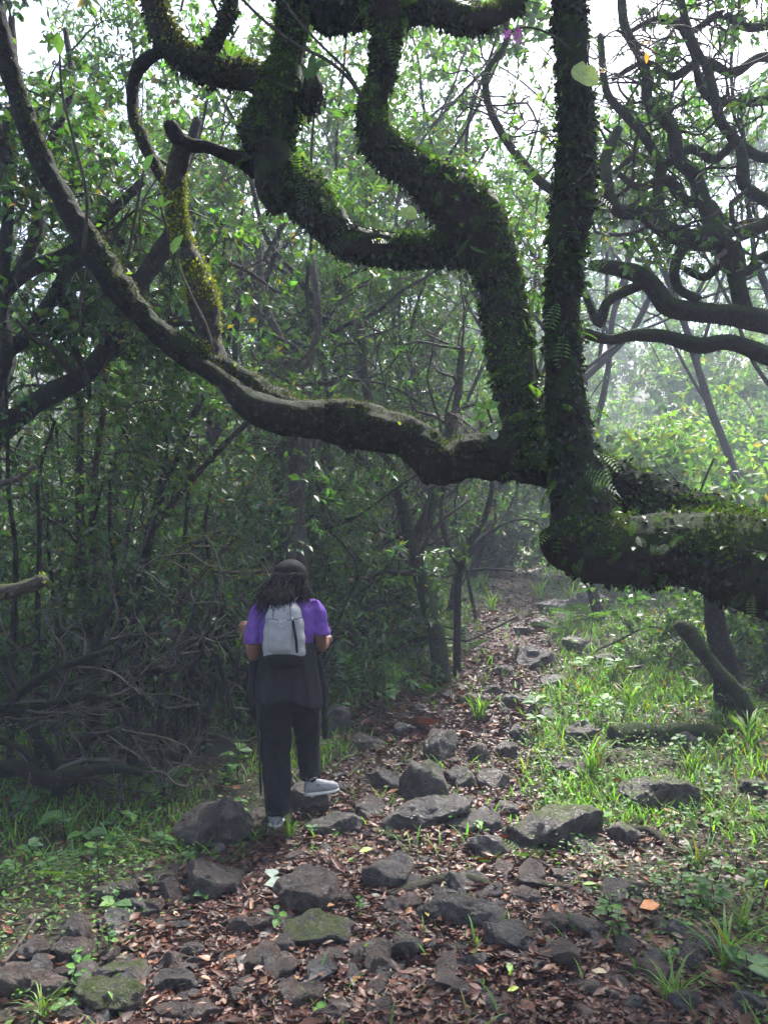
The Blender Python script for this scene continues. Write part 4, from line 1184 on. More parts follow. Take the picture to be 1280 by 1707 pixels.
disc_leaf('big pale round leaf stuck on the tall upright limb', 974, 124, 3.42, 26, (0.36, 0.42, 0.16), 3, .3)
disc_leaf('pale rounded leaf on the inner bend of the twisted limb', 681, 355, 3.72, 15, (0.34, 0.42, 0.14), 5, -.4)
disc_leaf('small pale leaf lying at the foot of the twisted limb', 823, 725, 3.85, 8, (0.3, 0.32, 0.26), 6, .2)
# orchid and orange leaf
t = thing('orchid', P(950, 82, 3.5), 'pink flowering orchid spray arching from the tall upright limb', 'flower')
ln = pxline([(952, 84, 3.5, 2.4), (925, 62, 3.48, 2.2), (895, 48, 3.46, 2), (868, 46, 3.45, 1.8), (852, 54, 3.45, 1.4)])
V, Q, T, _ = tube(ln[0], ln[1], 6, .02); link('stem', mkmesh('stem', V, T, Q, M['bark_grey']), t)
PK = leaf_mesh('petal', (0.42, 0.06, 0.36), 1.3, 'petal'); PK2 = leaf_mesh('petal', (0.5, 0.12, 0.45), 1.0, 'petal')
for (px, py) in ((845, 58), (863, 56), (861, 66)):
    for k in range(6): hero_leaf(t, px, py, 3.44, 11, 60 * k + px, .3, PK if k % 2 else PK2, 'petal')
t = thing('orange_leaves', P(1078, 90, 5.2), 'cluster of orange dying leaves among the green at upper right', 'leaf')
OR = leaf_mesh('leaf', (0.5, 0.2, 0.035), 1.3)
for px_, py2, L_, a in ((1074, 76, 17, 165), (1079, 74, 15, 60), (1083, 82, 14, -10), (1076, 86, 19, -80), (1071, 84, 13, 215), (1082, 90, 12, -45)): hero_leaf(t, px_, py2, 5.2, L_, a, .9 if a % 2 else -.3, OR)
ln = pxline([(1120, 60, 5.3, 2.4), (1100, 66, 5.25, 2), (1080, 78, 5.2, 1.6)])
V, Q, T, _ = tube(ln[0], ln[1], 5, .03); link('stem', mkmesh('stem', V, T, Q, M['twig']), t)
for (px, py, Y) in ((28, 340, 4.9), (1010, 118, 5.4)):
    o = thing('orange_leaf', P(px, py, Y), 'single orange leaf among the green at the left edge' if px < 500 else 'small orange leaf just right of the pale round leaf', 'leaf')
    hero_leaf(o, px, py, Y, 14, 200, .2, OR)

# ------------------------------------------------------------------ rocks
def ico(sub):
    bm = bmesh.new(); bmesh.ops.create_icosphere(bm, subdivisions=sub, radius=1)
    V = np.array([v.co[:] for v in bm.verts]); T = np.array([[v.index for v in f.verts] for f in bm.faces]); bm.free()
    return V, T
ICO4, ICO3, ICO2, ICO1 = ico(5), ico(4), ico(2), ico(1)
def rock_mesh(seed, dims, cuts=10, rough=.07, src=ICO3, soft=.75, name='rock'):
    r = np.random.default_rng(seed)
    V, T = src[0].copy(), src[1]
    V = V * (1 + .18 * fbm(V * 1.3 + seed, seed, 2))[:, None]
    for _ in range(cuts):
        n = nrm(r.normal(0, 1, 3)); d = r.uniform(.45, .85)
        ov = np.maximum(0, V @ n - d)
        V = V - (ov * .93)[:, None] * n
    V = V / np.abs(V).max(0)
    Nn = nrm(V)
    dims = np.asarray(dims, float)
    V = V * dims / 2
    sc = 1 / dims.mean()
    ridge = np.abs(fbm(V * sc * 3 + seed, seed + 2, 4))
    V = V + Nn * (dims.mean() * rough * (fbm(V * sc * 2.2 + 3 * seed, seed + 1, 5, .6) - .8 * ridge))[:, None]
    return mkmesh(name, V, T, None, M['rock'])
ROCKS = [  # px, py centre, w, h in px, tone (0 grey 1 brown), moss, rot, label
    (350, 1385, 134, 92, .35, .15, .2, 'large rounded dark boulder left of the feet of the walker'),
    (348, 1470, 98, 66, .45, .1, -.2, 'grey brown boulder just below the large rounded boulder'),
    (508, 1494, 104, 70, .55, .1, .4, 'pyramid shaped brown rock left of path centre'),
    (524, 1560, 112, 64, .2, .55, .1, 'mossy green rock below the pyramid shaped rock'),
    (519, 1335, 72, 58, .1, .1, .3, 'grey rock under the raised shoe of the walker'),
    (556, 1378, 98, 44, .15, .25, .15, 'flat grey step slab right of the standing shoe'),
    (651, 1460, 92, 66, .1, .15, .5, 'smooth dark grey rock in the middle of the path'),
    (702, 1310, 76, 72, .3, .5, .7, 'mossy angular rock right of the walker'),
    (738, 1248, 62, 62, .35, .05, .3, 'pointed upright grey brown rock up the path'),
    (640, 1302, 62, 46, .1, .1, .1, 'grey rock left of the mossy angular rock'),
    (715, 1362, 155, 54, .1, .05, .35, 'long low grey slab lying across the path'),
    (800, 1372, 84, 46, .15, .05, .6, 'wet grey flat rock right of the long low slab'),
    (920, 1392, 190, 66, .25, .55, .42, 'long mossy slab slanting on the right side of the path'),
    (806, 1416, 66, 44, .15, .15, .2, 'rounded grey rock at the lower end of the mossy slanting slab'),
    (1108, 1330, 138, 60, .3, .6, .1, 'broad flat topped mossy rock in the grass at right'),
    (778, 1530, 140, 50, .1, .3, -.35, 'flat grey green slab sloping below the exposed root'),
    (860, 1577, 108, 46, .0, .0, -.3, 'flat blue grey wet slab beside the dark angular rock'),
    (932, 1597, 68, 56, .7, .0, .5, 'dark wet angular rock at the right of the flat slabs'),
    (820, 1303, 62, 36, .3, .0, .1, 'dark blocky rock right of the mossy angular rock'),
    (765, 1300, 50, 36, .3, .4, .2, 'small mossy rock between mossy angular and blocky rocks'),
    (800, 1256, 42, 36, .5, .1, .1, 'small dark rock right of the pointed rock'),
    (842, 1254, 42, 30, .3, .1, .4, 'small grey rock beside the tall grass up the path'),
    (866, 1226, 40, 32, .2, .05, .2, 'small steel grey rock at the grass edge up the path'),
    (175, 1672, 116, 62, .35, .75, .3, 'angular rock with bright green moss at bottom left'),
    (279, 1642, 84, 44, .05, .05, -.1, 'light grey flat rock right of the bright mossed rock'),
    (197, 1630, 104, 42, .3, .35, .2, 'flat mossy rock behind the bright mossed rock'),
    (18, 1642, 84, 52, .6, .05, .1, 'dark brown rock at the bottom left corner'),
    (74, 1652, 62, 48, .75, .05, .6, 'rounded reddish brown rock near the bottom left corner'),
    (114, 1592, 70, 42, .7, .05, .4, 'rough brown rock above the flat mossy rock'),
    (56, 1584, 54, 36, .5, .05, 1.0, 'leaning flat slab at the left edge of the path'),
    (282, 1606, 46, 38, .8, .0, .2, 'reddish round rock above the light grey flat rock'),
    (318, 1588, 46, 42, .5, .0, .5, 'pointed brown rock beside the reddish round rock'),
    (428, 1600, 74, 44, .85, .0, .3, 'reddish brown rock below the mossy green rock'),
    (417, 1543, 78, 36, .8, .0, -.2, 'flat reddish brown rock left of the mossy green rock'),
    (470, 1620, 60, 34, .8, .0, .1, 'low purple brown rock at bottom centre left'),
    (235, 1512, 60, 30, .1, .1, .3, 'bluish flat stone half buried at the left of the path'),
    (190, 1492, 88, 44, .5, .45, .1, 'dark mossy rock in the shade at left'),
    (975, 1226, 62, 46, .4, .3, .3, 'dark mossy rock in the grass left of the fallen log'),
    (892, 1096, 70, 44, .4, .15, .2, 'brown rock in the middle of the upper path'),
    (990, 1004, 78, 34, .5, .1, .2, 'dark rock below the bend of the big trunk'),
    (930, 1010, 70, 26, .4, .1, .1, 'low dark rock left of the one below the trunk bend'),
    (922, 1138, 46, 30, .0, .0, .4, 'small pale rock in the grass of the upper path'),
    (872, 1052, 44, 18, .0, .0, .1, 'flat pale stone on the upper path'),
    (1252, 1312, 60, 28, .3, .5, .1, 'low mossy rock in the grass at the right edge'),
    (562, 1200, 52, 46, .1, .1, .3, 'grey rock behind the right leg of the walker'),
    (1142, 1238, 46, 32, .0, .1, .3, 'pale rock in the grass under the fallen log'),
    (612, 1240, 70, 26, .2, .1, .2, 'flat grey stone among litter right of the walker'),
    (676, 1218, 44, 24, .1, .1, .3, 'low grey stone above the pointed rock'),
    (775, 1656, 56, 34, .5, .0, .3, 'dark round stone at the bottom of the path'),
    (508, 1668, 70, 38, .7, .0, .1, 'flat purple brown stone at bottom centre'),
    (306, 1697, 110, 34, .6, .0, .1, 'broad brown stone cut by the bottom edge'),
    (880, 1500, 60, 34, .8, .0, .3, 'brown stone under the root right of path centre'),
    (925, 1545, 50, 34, .8, .0, .2, 'dark reddish stone above the dark angular rock'),
    (950, 1463, 50, 28, .9, .0, .2, 'flat tan stone in the shade right of path centre'),
    (985, 1655, 44, 26, .7, .0, .2, 'small brown stone right of the dark angular rock'),
    (846, 1352, 40, 34, .2, .2, .2, 'small round dark rock above the mossy slanting slab'),
    (615, 1345, 60, 30, .6, .0, .1, 'low brown rock between the step slab and the long slab'),
    (1040, 1395, 60, 34, .5, .4, .3, 'mossy brown rock at the base of the crooked root'),
    (940, 1282, 44, 26, .5, .2, .3, 'small dark stone above the mossy slanting slab'),
    (575, 1500, 50, 26, .7, .0, .3, 'small reddish stone right of the pyramid shaped rock'),
    (470, 1540, 46, 26, .5, .0, .3, 'small grey brown stone under the pyramid shaped rock'),
    (790, 1170, 46, 26, .3, .2, .2, 'low grey stone left of the tall bright tuft'), (840, 1120, 40, 22, .4, .2, .2, 'small stone above the tall bright tuft'), (960, 1075, 50, 24, .3, .3, .2, 'mossy stone in the middle of the upper slope'),
    (820, 1150, 36, 20, .2, .1, .2, 'pale little stone at the bend of the path'), (905, 1040, 40, 18, .3, .2, .3, 'flat stone where the upper path narrows'), (700, 1185, 36, 20, .4, .1, .2, 'small stone at the left rim of the bright litter'),
    (1010, 1100, 44, 22, .3, .4, .3, 'mossy stone in the grass above the fallen log'), (860, 1170, 44, 26, .4, .2, .1, 'brown stone right of the tall bright tuft'),
]
occupied = []
for i, (px, py, pw, ph, tone, moss, rot, lab) in enumerate(ROCKS):
    h_ = hit(px, py + ph * .32)
    k = h_[1] / F
    W_ = pw * k * 1.06; H_ = ph * k * 1.12
    D_ = min(W_ * .8, H_ * 1.3)
    me = rock_mesh(500 + i, (W_, D_, H_), cuts=6, rough=.15, src=ICO4 if pw > 95 else ICO3)
    o = link('rock', me)
    o.location = (h_[0], h_[1] + D_ * .15, h_[2] + H_ * .23)
    tilt = math.atan2(0, 1)
    rx = 0.0
    if lab.startswith('long mossy slab'): o.rotation_euler = (0, -.22, .35)
    elif 'leaning' in lab: o.rotation_euler = (.3, -.5, .3)
    elif 'sloping' in lab or 'blue grey wet slab' in lab: o.rotation_euler = (.0, .15, -.3)
    elif lab.startswith('long low'): o.rotation_euler = (0, -.1, .15)
    else: o.rotation_euler = (0, 0, 0)
    o['tone'] = float(min(1, tone * .8 + .3)); o['moss'] = float(moss)
    tag(o, lab, 'rock', 'rocks on the path')
    occupied.append((h_[0], h_[1], W_ / 2, D_ / 2))

# small stones that nothing tells apart, sharing a few meshes
rng = np.random.default_rng(77)
SM = [rock_mesh(700 + k, (1, .8, .62), 9, .1, ICO3, name='stone') for k in range(10)]
n = 0
while n < 300:
    px, py = rng.uniform(0, 1280), 1080 + 625 * math.sqrt(rng.random())
    h_ = hit(px, py)
    if abs(h_[0] - path_x(h_[1])) > path_w(h_[1]) * 1.25: continue
    o = link('stone', SM[n % 10])
    s = rng.uniform(.05, .11) if rng.random() < .6 else rng.uniform(.1, .19)
    s *= float(np.interp(h_[1], [3, 7, 10], [1, 1.3, 1.6]))
    o.location = (h_[0], h_[1], h_[2] + s * .14); o.scale = (s * rng.uniform(.8, 1.4), s, s * rng.uniform(.6, 1.1)); o.rotation_euler = (rng.normal(0, .3), rng.normal(0, .3), rng.uniform(0, 6.28))
    o['tone'] = float(np.clip(rng.normal(.6, .35), 0, 1)); o['moss'] = 0.0
    tag(o, 'small loose stone lying among the dead leaves of the path', 'stone', 'small stones strewn over the path')
    n += 1
# gravel too small to pick apart
mb = MB()
for k in range(2600):
    y = rng.uniform(2.3, 8); x = path_x(y) + rng.uniform(-1.1, 1.1) * path_w(y)
    s = rng.uniform(.008, .03)
    v_ = ICO1[0] * (1 + rng.normal(0, .18, (len(ICO1[0]), 1))) * np.array([1, .9, .6]) * s
    mb.add(v_ + [x, y, g1(x, y) + s * .2] if k < 0 else v_ + [x, y, 0], None, ICO1[1])
V = np.concatenate(mb.V); cxy = np.repeat(np.array([v_.mean(0) for v_ in mb.V]), len(ICO1[0]), 0)
V[:, 2] += G(cxy[:, 0], cxy[:, 1]) + .006
o = link('gravel', mkmesh('gravel', V, np.concatenate(mb.T), None, M['rock']), kind='stuff'); o['tone'] = .7; o['moss'] = 0.0

# logs, stump and roots
def ground_line(pts):
    """[(px, py, half width px, lift px)] on the ground"""
    P3, R3 = [], []
    for px, py, r, lift in pts:
        h_ = hit(px, py); k = h_[1] / F
        P3.append(h_ + [0, 0, lift * k]); R3.append(r * k)
    return np.array(P3), np.array(R3)
lone('fallen_log', 'short mossy fallen log with a dark broken end lying in the grass', 'log', ground_line([(1020, 1240, 15, 12), (1060, 1238, 16, 12), (1120, 1236, 16, 12), (1175, 1234, 14, 10), (1200, 1234, 9, 8)]), 'bark_mossy', 81, 900, (0.06, 0.085, 0.015), ns=20, bump=.3)
lone('broken_stump', 'leaning dead trunk with a snapped dark top at right', 'stump', [(1235, 1165, 6.6, 13), (1200, 1125, 6.6, 13), (1172, 1090, 6.6, 12), (1155, 1064, 6.6, 13), (1140, 1048, 6.6, 13), (1126, 1038, 6.6, 7)], 'bark_mossy', 82, 600, (0.08, 0.09, 0.018), ns=18, bump=.25)
lone('dead_tree', 'short dark trunk standing under the big trunk at right', 'tree', [(1208, 1110, 7.0, 20), (1195, 1050, 7.0, 17), (1186, 990, 7.0, 15), (1180, 930, 7.0, 13), (1170, 850, 7.0, 10)], 'bark', 83, 300, MG, ns=16, twigs=6, twigL=.5)
lone('exposed_root', 'thick exposed root curving over the path centre', 'root', ground_line([(645, 1500, 8, 4), (680, 1492, 9, 7), (720, 1484, 9, 12), (765, 1478, 8, 13), (800, 1482, 8, 10), (840, 1492, 7, 3)]), 'root', 84, ns=12, bump=.2)
lone('exposed_root', 'thin exposed root looping under the thick one', 'root', ground_line([(700, 1500, 5, 2), (735, 1492, 6, 6), (775, 1492, 5, 5), (790, 1505, 5, 4), (820, 1502, 6, 4), (850, 1490, 5, 2)]), 'root', 85, ns=10, bump=.2)
lone('exposed_root', 'straight exposed root right of path centre', 'root', ground_line([(860, 1496, 4, 3), (910, 1484, 6, 5), (960, 1492, 6, 6), (1005, 1504, 6, 3)]), 'root', 86, ns=10, bump=.2)
lone('exposed_root', 'pale root lying above the straight one', 'root', ground_line([(895, 1486, 3, 3), (930, 1482, 5, 5), (975, 1482, 4, 3)]), 'root', 87, ns=10, bump=.2)
lone('crooked_root', 'crooked dark root snaking through the grass at right', 'root', ground_line([(1050, 1390, 7, 6), (1080, 1395, 6, 8), (1105, 1408, 6, 6), (1130, 1428, 6, 6), (1150, 1424, 5, 6), (1168, 1412, 5, 4)]), 'root', 88, ns=10, bump=.2)
lone('dead_stick', 'pale dry stick lying at the lower left edge', 'stick', ground_line([(-20, 1632, 2.5, 2), (20, 1600, 3, 8), (50, 1560, 2.5, 12), (62, 1538, 2, 10)]), 'dead_twig', 89, ns=8, bump=.1)
lone('dead_stick', 'thin stick lying among leaves above the mossy slab', 'stick', ground_line([(430, 1430, 2, 2), (480, 1442, 2, 4), (540, 1436, 2, 2)]), 'dead_twig', 90, ns=8, bump=.1)
r_ = np.random.default_rng(90)
for k in range(46):
    h_ = hit(r_.uniform(30, 1260), r_.uniform(1330, 1700))
    a = r_.uniform(0, 6.28); L_ = r_.uniform(.1, .32)
    pts = walk(r_, h_ + [0, 0, .015], np.array([math.cos(a), math.sin(a), 0]), L_, 5, .14, 0)
    pts[:, 2] = G(pts[:, 0], pts[:, 1]) + .014 + r_.uniform(0, .015, len(pts))
    V, Q, T, _ = tube(pts, np.linspace(r_.uniform(.002, .005), .0015, 6), 5, .03)
    tag(link('fallen_twig', mkmesh('fallen_twig', V, T, Q, M['dead_twig'])), 'short fallen twig lying on the leaf litter', 'twig', 'twigs on the leaf litter')

# ------------------------------------------------------------------ leaf litter, grass and ground cover
rng = np.random.default_rng(99)
def rock_lift(x, y):
    return np.zeros_like(x)
def on_rock(x, y, m=.82):
    k = np.zeros(len(x), bool)
    for (rx, ry, a, b) in occupied:
        k |= ((x - rx) / (a * m)) ** 2 + ((y - ry - b * .3) / (b * m)) ** 2 < 1
    return k
def scatter(n, y0, y1, dens):
    """ground points: rejection sampling with dens(x, y) in 0..1"""
    y = np.exp(rng.uniform(math.log(y0), math.log(y1), n * 3)) if y1 / y0 > 2 else rng.uniform(y0, y1, n * 3)
    x = rng.uniform(-.56, .56, n * 3) * (y + .6)
    k = rng.random(n * 3) < dens(x, y)
    x, y = x[k][:n], y[k][:n]
    return x, y
LIT = np.array([[0.055, 0.023, 0.017], [0.036, 0.017, 0.013], [0.085, 0.04, 0.026], [0.11, 0.065, 0.045], [0.02, 0.012, 0.011], [0.19, 0.125, 0.085], [0.1, 0.036, 0.018], [0.26, 0.2, 0.15]])
LP = np.array([.27, .22, .2, .09, .13, .025, .055, .01])
def litter_d(x, y):
    q = np.stack([x, y, 0 * x], -1)
    return np.clip(.12 + .95 * pathmask(x, y) + .35 * (x > path_x(y)) * sstep(7, 3, y), 0, 1) * np.clip(.35 + 1.6 * vn(q * 2.1, 8), 0, 1)
x, y = scatter(92000, 2.2, 15, litter_d)
k = ~on_rock(x, y, .8) | (rng.random(len(x)) < .03)
x, y = x[k], y[k]
n = len(x)
pos = np.stack([x, y, G(x, y) + rng.uniform(.004, .035, n)], -1)
a = rng.uniform(0, 6.28, n)
d = np.stack([np.cos(a), np.sin(a), rng.normal(0, .15, n)], -1)
nn = rng.normal(0, .36, (n, 3)); nn[:, 2] += 1
LIT = LIT * np.array([1.25, 1.02, .88])
col = LIT[rng.choice(8, n, p=LP)] * np.exp(rng.normal(0, .3, (n, 1)))
LV = np.array([[0, 0, .0], [0, .55, -.06], [0, 1, .1], [-.21, .5, .06], [.2, .45, .07]])
LT = np.array([[0, 4, 1], [1, 4, 2], [0, 1, 3], [1, 2, 3]])
V, T, C = place(LV, LT, pos, frames(d, nn), .038 * np.exp(rng.normal(-.12, .45, n)), col, wid=rng.uniform(.5, 1.7, n))
x2, y2 = scatter(14000, 6.5, 30, lambda x, y: np.clip(.25 + pathmask(x, y), 0, 1))
n2 = len(x2); a2 = rng.uniform(0, 6.28, n2); nn2 = rng.normal(0, .4, (n2, 3)); nn2[:, 2] += 1
V2, T2, C2 = place(LV, LT, np.stack([x2, y2, G(x2, y2) + rng.uniform(.006, .04, n2)], -1), frames(np.stack([np.cos(a2), np.sin(a2), rng.normal(0, .2, n2)], -1), nn2), .075 * np.exp(rng.normal(-.1, .4, n2)), LIT[rng.choice(8, n2, p=LP)] * np.exp(rng.normal(.1, .35, (n2, 1))))
T = np.vstack([T, T2 + len(V)]); V = np.vstack([V, V2]); C = np.vstack([C, C2])
link('leaf_litter', mkmesh('leaf_litter', V, T, None, M['litter'], C, smooth=False), kind='stuff')

# fallen leaves one can pick out
def fallen(label, px, py, L, ang, col, wid=1.2, group=None):
    h_ = hit(px, py); k = h_[1] / F
    a = math.radians(ang)
    me = leaf_mesh('fallen_leaf', col, wid, 'litter', -.12)
    R = frames(np.array([[math.cos(a), math.sin(a), .12]]), np.array([[.1, -.25, 1]]))[0]
    o = put('fallen_leaf', me, h_ + [0, 0, .05], R, L * k, None)
    return tag(o, label, 'leaf', group)
fallen('bright orange fallen leaf on the grass at lower right', 1066, 1532, 34, 5, (0.55, 0.17, 0.02), 2.0)
fallen('orange fallen leaf stuck upright near the exposed roots', 842, 1517, 16, 80, (0.35, 0.1, 0.03))
fallen('fresh green leaf fallen on the litter at the bottom of the path', 848, 1645, 24, 75, (0.2, 0.32, 0.08))
fallen('yellow green fallen leaf at the bottom of the path', 845, 1677, 22, 20, (0.3, 0.36, 0.03))
fallen('yellow fallen leaf beside the dead leaves left of the flat slab', 714, 1548, 16, 100, (0.3, 0.24, 0.03))
fallen('pale cream fallen leaf right of the bottom green leaf', 985, 1640, 26, -30, (0.4, 0.33, 0.2), 1.5)
fallen('pair of silver green leaves lying by the pyramid shaped rock', 440, 1492, 34, 10, (0.28, 0.33, 0.26), 2.0)
fallen('silver green leaf standing by the pyramid shaped rock', 452, 1480, 30, 95, (0.26, 0.32, 0.26), 2.0)
fallen('yellow green leaf lying by the smooth dark grey rock', 598, 1436, 24, 20, (0.25, 0.27, 0.06), 1.4)
fallen('bright green leaf fallen at the far edge of the exposed roots', 970, 1492, 22, -15, (0.16, 0.3, 0.04), 1.2)
r_ = np.random.default_rng(91)
FL = [leaf_mesh('fallen_leaf', c, w_, 'litter', cu) for c, w_, cu in (((0.2, 0.12, 0.08), 1.2, -.2), ((0.14, 0.06, 0.035), 1.3, .2), ((0.24, 0.17, 0.12), 1.0, -.1), ((0.14, 0.06, 0.04), 1.4, -.3), ((0.3, 0.13, 0.05), 1.1, .1))]
for k in range(170):
    h_ = hit(r_.uniform(20, 1260), 1400 + 300 * math.sqrt(r_.random()))
    if abs(h_[0] - path_x(h_[1]) - .25) > path_w(h_[1]) * 1.2: continue
    a = r_.uniform(0, 6.28)
    R = frames(np.array([[math.cos(a), math.sin(a), r_.normal(0, .3)]]), np.array([[r_.normal(0, .4), r_.normal(-.2, .4), 1]]))[0]
    o = put('dead_leaf', FL[k % 5], h_ + [0, 0, .045], R, r_.uniform(.035, .06), None)
    tag(o, 'curled dry brown leaf on top of the path litter', 'leaf', 'dry leaves on top of the path litter')

def grass_d(x, y):
    q = np.stack([x, y, 0 * x], -1)
    side = np.where(x > path_x(y), 1.0, .4 * sstep(4.3, 5.2, y) + .45 * sstep(5.2, 6.2, y) + .15)
    return np.clip((1 - pathmask(x, y) * .93) * side * np.clip(3.4 * vn(q * 1.5, 14) - 1.25, 0, 1), 0, 1) * np.where(x > path_x(y), sstep(2.6, 5.5, y) * .85 + .15, 1)
x, y = scatter(38000, 2.4, 22, grass_d)
k = ~on_rock(x, y, .9); x, y = x[k], y[k]; n = len(x)
pos = np.stack([x, y, G(x, y) - .01], -1)
a = rng.uniform(0, 6.28, n)
d = np.stack([np.cos(a) * .55, np.sin(a) * .55, np.ones(n)], -1) + rng.normal(0, .15, (n, 3))
nn = np.stack([-np.cos(a), -np.sin(a), np.full(n, .4)], -1)
BV = np.array([[-.035, 0, 0], [.035, 0, 0], [-.035, .45, .02], [.035, .45, .02], [-.02, .8, -.08], [.02, .8, -.08], [0, 1, -.24]])
BT = np.array([[0, 1, 3], [0, 3, 2], [2, 3, 5], [2, 5, 4], [4, 5, 6]])
V, T, C = place(BV, BT, pos, frames(d, nn), rng.uniform(.06, .17, n), leafcol(rng, n, (0.12, 0.24, 0.03), .35, .06))
x2, y2 = scatter(24000, 7, 48, lambda x, y: np.clip(1 - pathmask(x, y) * .8, 0, 1) * np.clip(2.6 * vn(np.stack([x, y, 0 * x], -1) * 1.1, 24) - .4, 0, 1))
n2 = len(x2); a2 = rng.uniform(0, 6.28, n2)
d2 = np.stack([np.cos(a2) * .6, np.sin(a2) * .6, np.ones(n2)], -1) + rng.normal(0, .2, (n2, 3))
V2, T2, C2 = place(BV * [1.3, 1, 1], BT[:3], np.stack([x2, y2, G(x2, y2) - .01], -1), frames(d2, np.stack([-np.cos(a2), -np.sin(a2), np.full(n2, .4)], -1)), rng.uniform(.08, .24, n2) * np.maximum(1, y2 / 13), leafcol(rng, n2, (0.085, 0.17, 0.03), .4, .08), wid=np.maximum(1, y2 / 16))
T = np.vstack([T, T2 + len(V)]); V = np.vstack([V, V2]); C = np.vstack([C, C2])
link('grass', mkmesh('grass', V, T, None, M['grass'], C, smooth=False), kind='stuff')

def cover_d(x, y):
    q = np.stack([x, y, 0 * x], -1)
    return np.clip((1 - pathmask(x, y) * .92) * np.clip(2.4 * vn(q * 1.3 + 40, 15) - .55, 0, 1), 0, 1) * np.where(x > path_x(y), sstep(2.6, 6, y) * .8 + .2, sstep(3.0, 4.5, y) * .45 + .1 + .45 * sstep(5.2, 6.2, y))
x, y = scatter(14000, 2.4, 36, cover_d)
k = ~on_rock(x, y, .95); x, y = x[k], y[k]
m = 7
cx, cy = np.repeat(x, m), np.repeat(y, m)
n = len(cx)
hgt = np.repeat(rng.uniform(.02, .13, len(x)), m)
sp = .045 * np.maximum(1, cy / 9)
px_, py_ = cx + rng.normal(0, sp, n), cy + rng.normal(0, sp, n)
pos = np.stack([px_, py_, G(px_, py_) + hgt * rng.uniform(.3, 1.1, n)], -1)
a = rng.uniform(0, 6.28, n)
d = np.stack([np.cos(a), np.sin(a), rng.normal(.15, .3, n)], -1)
nn = rng.normal(0, .35, (n, 3)); nn[:, 2] += 1
V, T, C = place(LITE_V * [1.15, 1, 1], LITE_T, pos, frames(d, nn), .03 * rng.uniform(.35, 1.4, n) * np.maximum(1, cy / 8), leafcol(rng, n, (0.075, 0.16, 0.028), .4, .04))
link('ground_cover', mkmesh('ground_cover', V, T, None, M['grass'], C, smooth=False), kind='stuff')

# single ferns, tufts and seedlings
def fern(label, px, py, size, nf, seed, group=None, bright=0):
    r = np.random.default_rng(seed)
    h_ = hit(px, py); k = h_[1] / F
    t = thing('fern', h_, label, 'fern', group)
    for i in range(nf):
        a = 2 * math.pi * (i + r.uniform(-.3, .3)) / nf
        d = np.array([math.cos(a), math.sin(a), r.uniform(.5, 1.1)])
        R = frames(d[None], np.array([[-math.cos(a) * .5, -math.sin(a) * .5, 1]]))[0]
        put('frond', FERNM[(bright + i) % 4 if not bright else 3], h_ + [0, 0, .01], R, size * k * r.uniform(.75, 1.15), t)
    return t
for i, (px, py, s, nf, lab) in enumerate((
        (640, 1120, 60, 9, 'green fern clump at the litter edge right of the walker'), (600, 1110, 52, 8, 'fern clump just behind the right elbow side of the walker'), (720, 1160, 40, 7, 'small fern in the bright litter patch'),
        (975, 1040, 70, 9, 'fern in front of the dark rocks below the trunk'), (940, 1060, 46, 8, 'fern left of the rocks below the trunk'), (655, 1400, 26, 6, 'tiny fern at the foot of the long low slab'),
        (330, 1420, 34, 7, 'fern on the near side of the large rounded boulder'), (378, 1400, 30, 6, 'small fern at the right end of the large boulder'), (110, 1470, 60, 8, 'fern with bright fronds at lower left'),
        (870, 1432, 38, 7, 'bluish fern under the mossy slanting slab'), (815, 1440, 28, 6, 'small fern left of the mossy slanting slab'), (730, 1040, 60, 8, 'bluish fern at the foot of the leaning trunk'),
        (690, 1060, 56, 8, 'fern left of the leaning trunk foot'), (420, 1400, 30, 6, 'little fern beside the standing shoe'), (1230, 1180, 50, 8, 'fern at the right edge of the grass slope'), (230, 1430, 46, 8, 'fern left of the large rounded boulder'), (575, 1075, 60, 9, 'fern clump in the shade right of the sleeve'), (660, 1085, 60, 9, 'big fern clump under the leaning trunk'), (620, 1150, 50, 8, 'fern in front of the clump right of the walker'), (780, 1085, 44, 8, 'fern at the left rim of the upper path'))):
    fern(lab, px, py, s, nf, 900 + i, bright=1 if i in (0, 8) else 0)

def tuft_mesh(seed, nb=26, col=(0.12, 0.22, 0.035)):
    r = np.random.default_rng(seed)
    a = r.uniform(0, 6.28, nb)
    d = np.stack([np.cos(a) * r.uniform(.1, .8, nb), np.sin(a) * r.uniform(.1, .8, nb), np.ones(nb)], -1)
    nn = np.stack([-np.cos(a), -np.sin(a), np.full(nb, .3)], -1)
    V, T, C = place(BV * [.7, 1, 1.6], BT, np.stack([r.normal(0, .06, nb), r.normal(0, .06, nb), np.zeros(nb)], -1), frames(d, nn), r.uniform(.5, 1.1, nb), leafcol(r, nb, col, .25, .05))
    return mkmesh('blades', V, T, None, M['grass'], C, smooth=False)
TUF = [tuft_mesh(k) for k in range(4)]
def tuft(label, px, py, hgt, i, group=None):
    h_ = hit(px, py); k = h_[1] / F
    t = thing('grass_tuft', h_, label, 'grass', group)
    o = put('blades', TUF[i % 4], h_, np.array(Matrix.Rotation(i * 1.7, 3, 'Z')), hgt * k, t); o['kind'] = 'stuff'
    return t
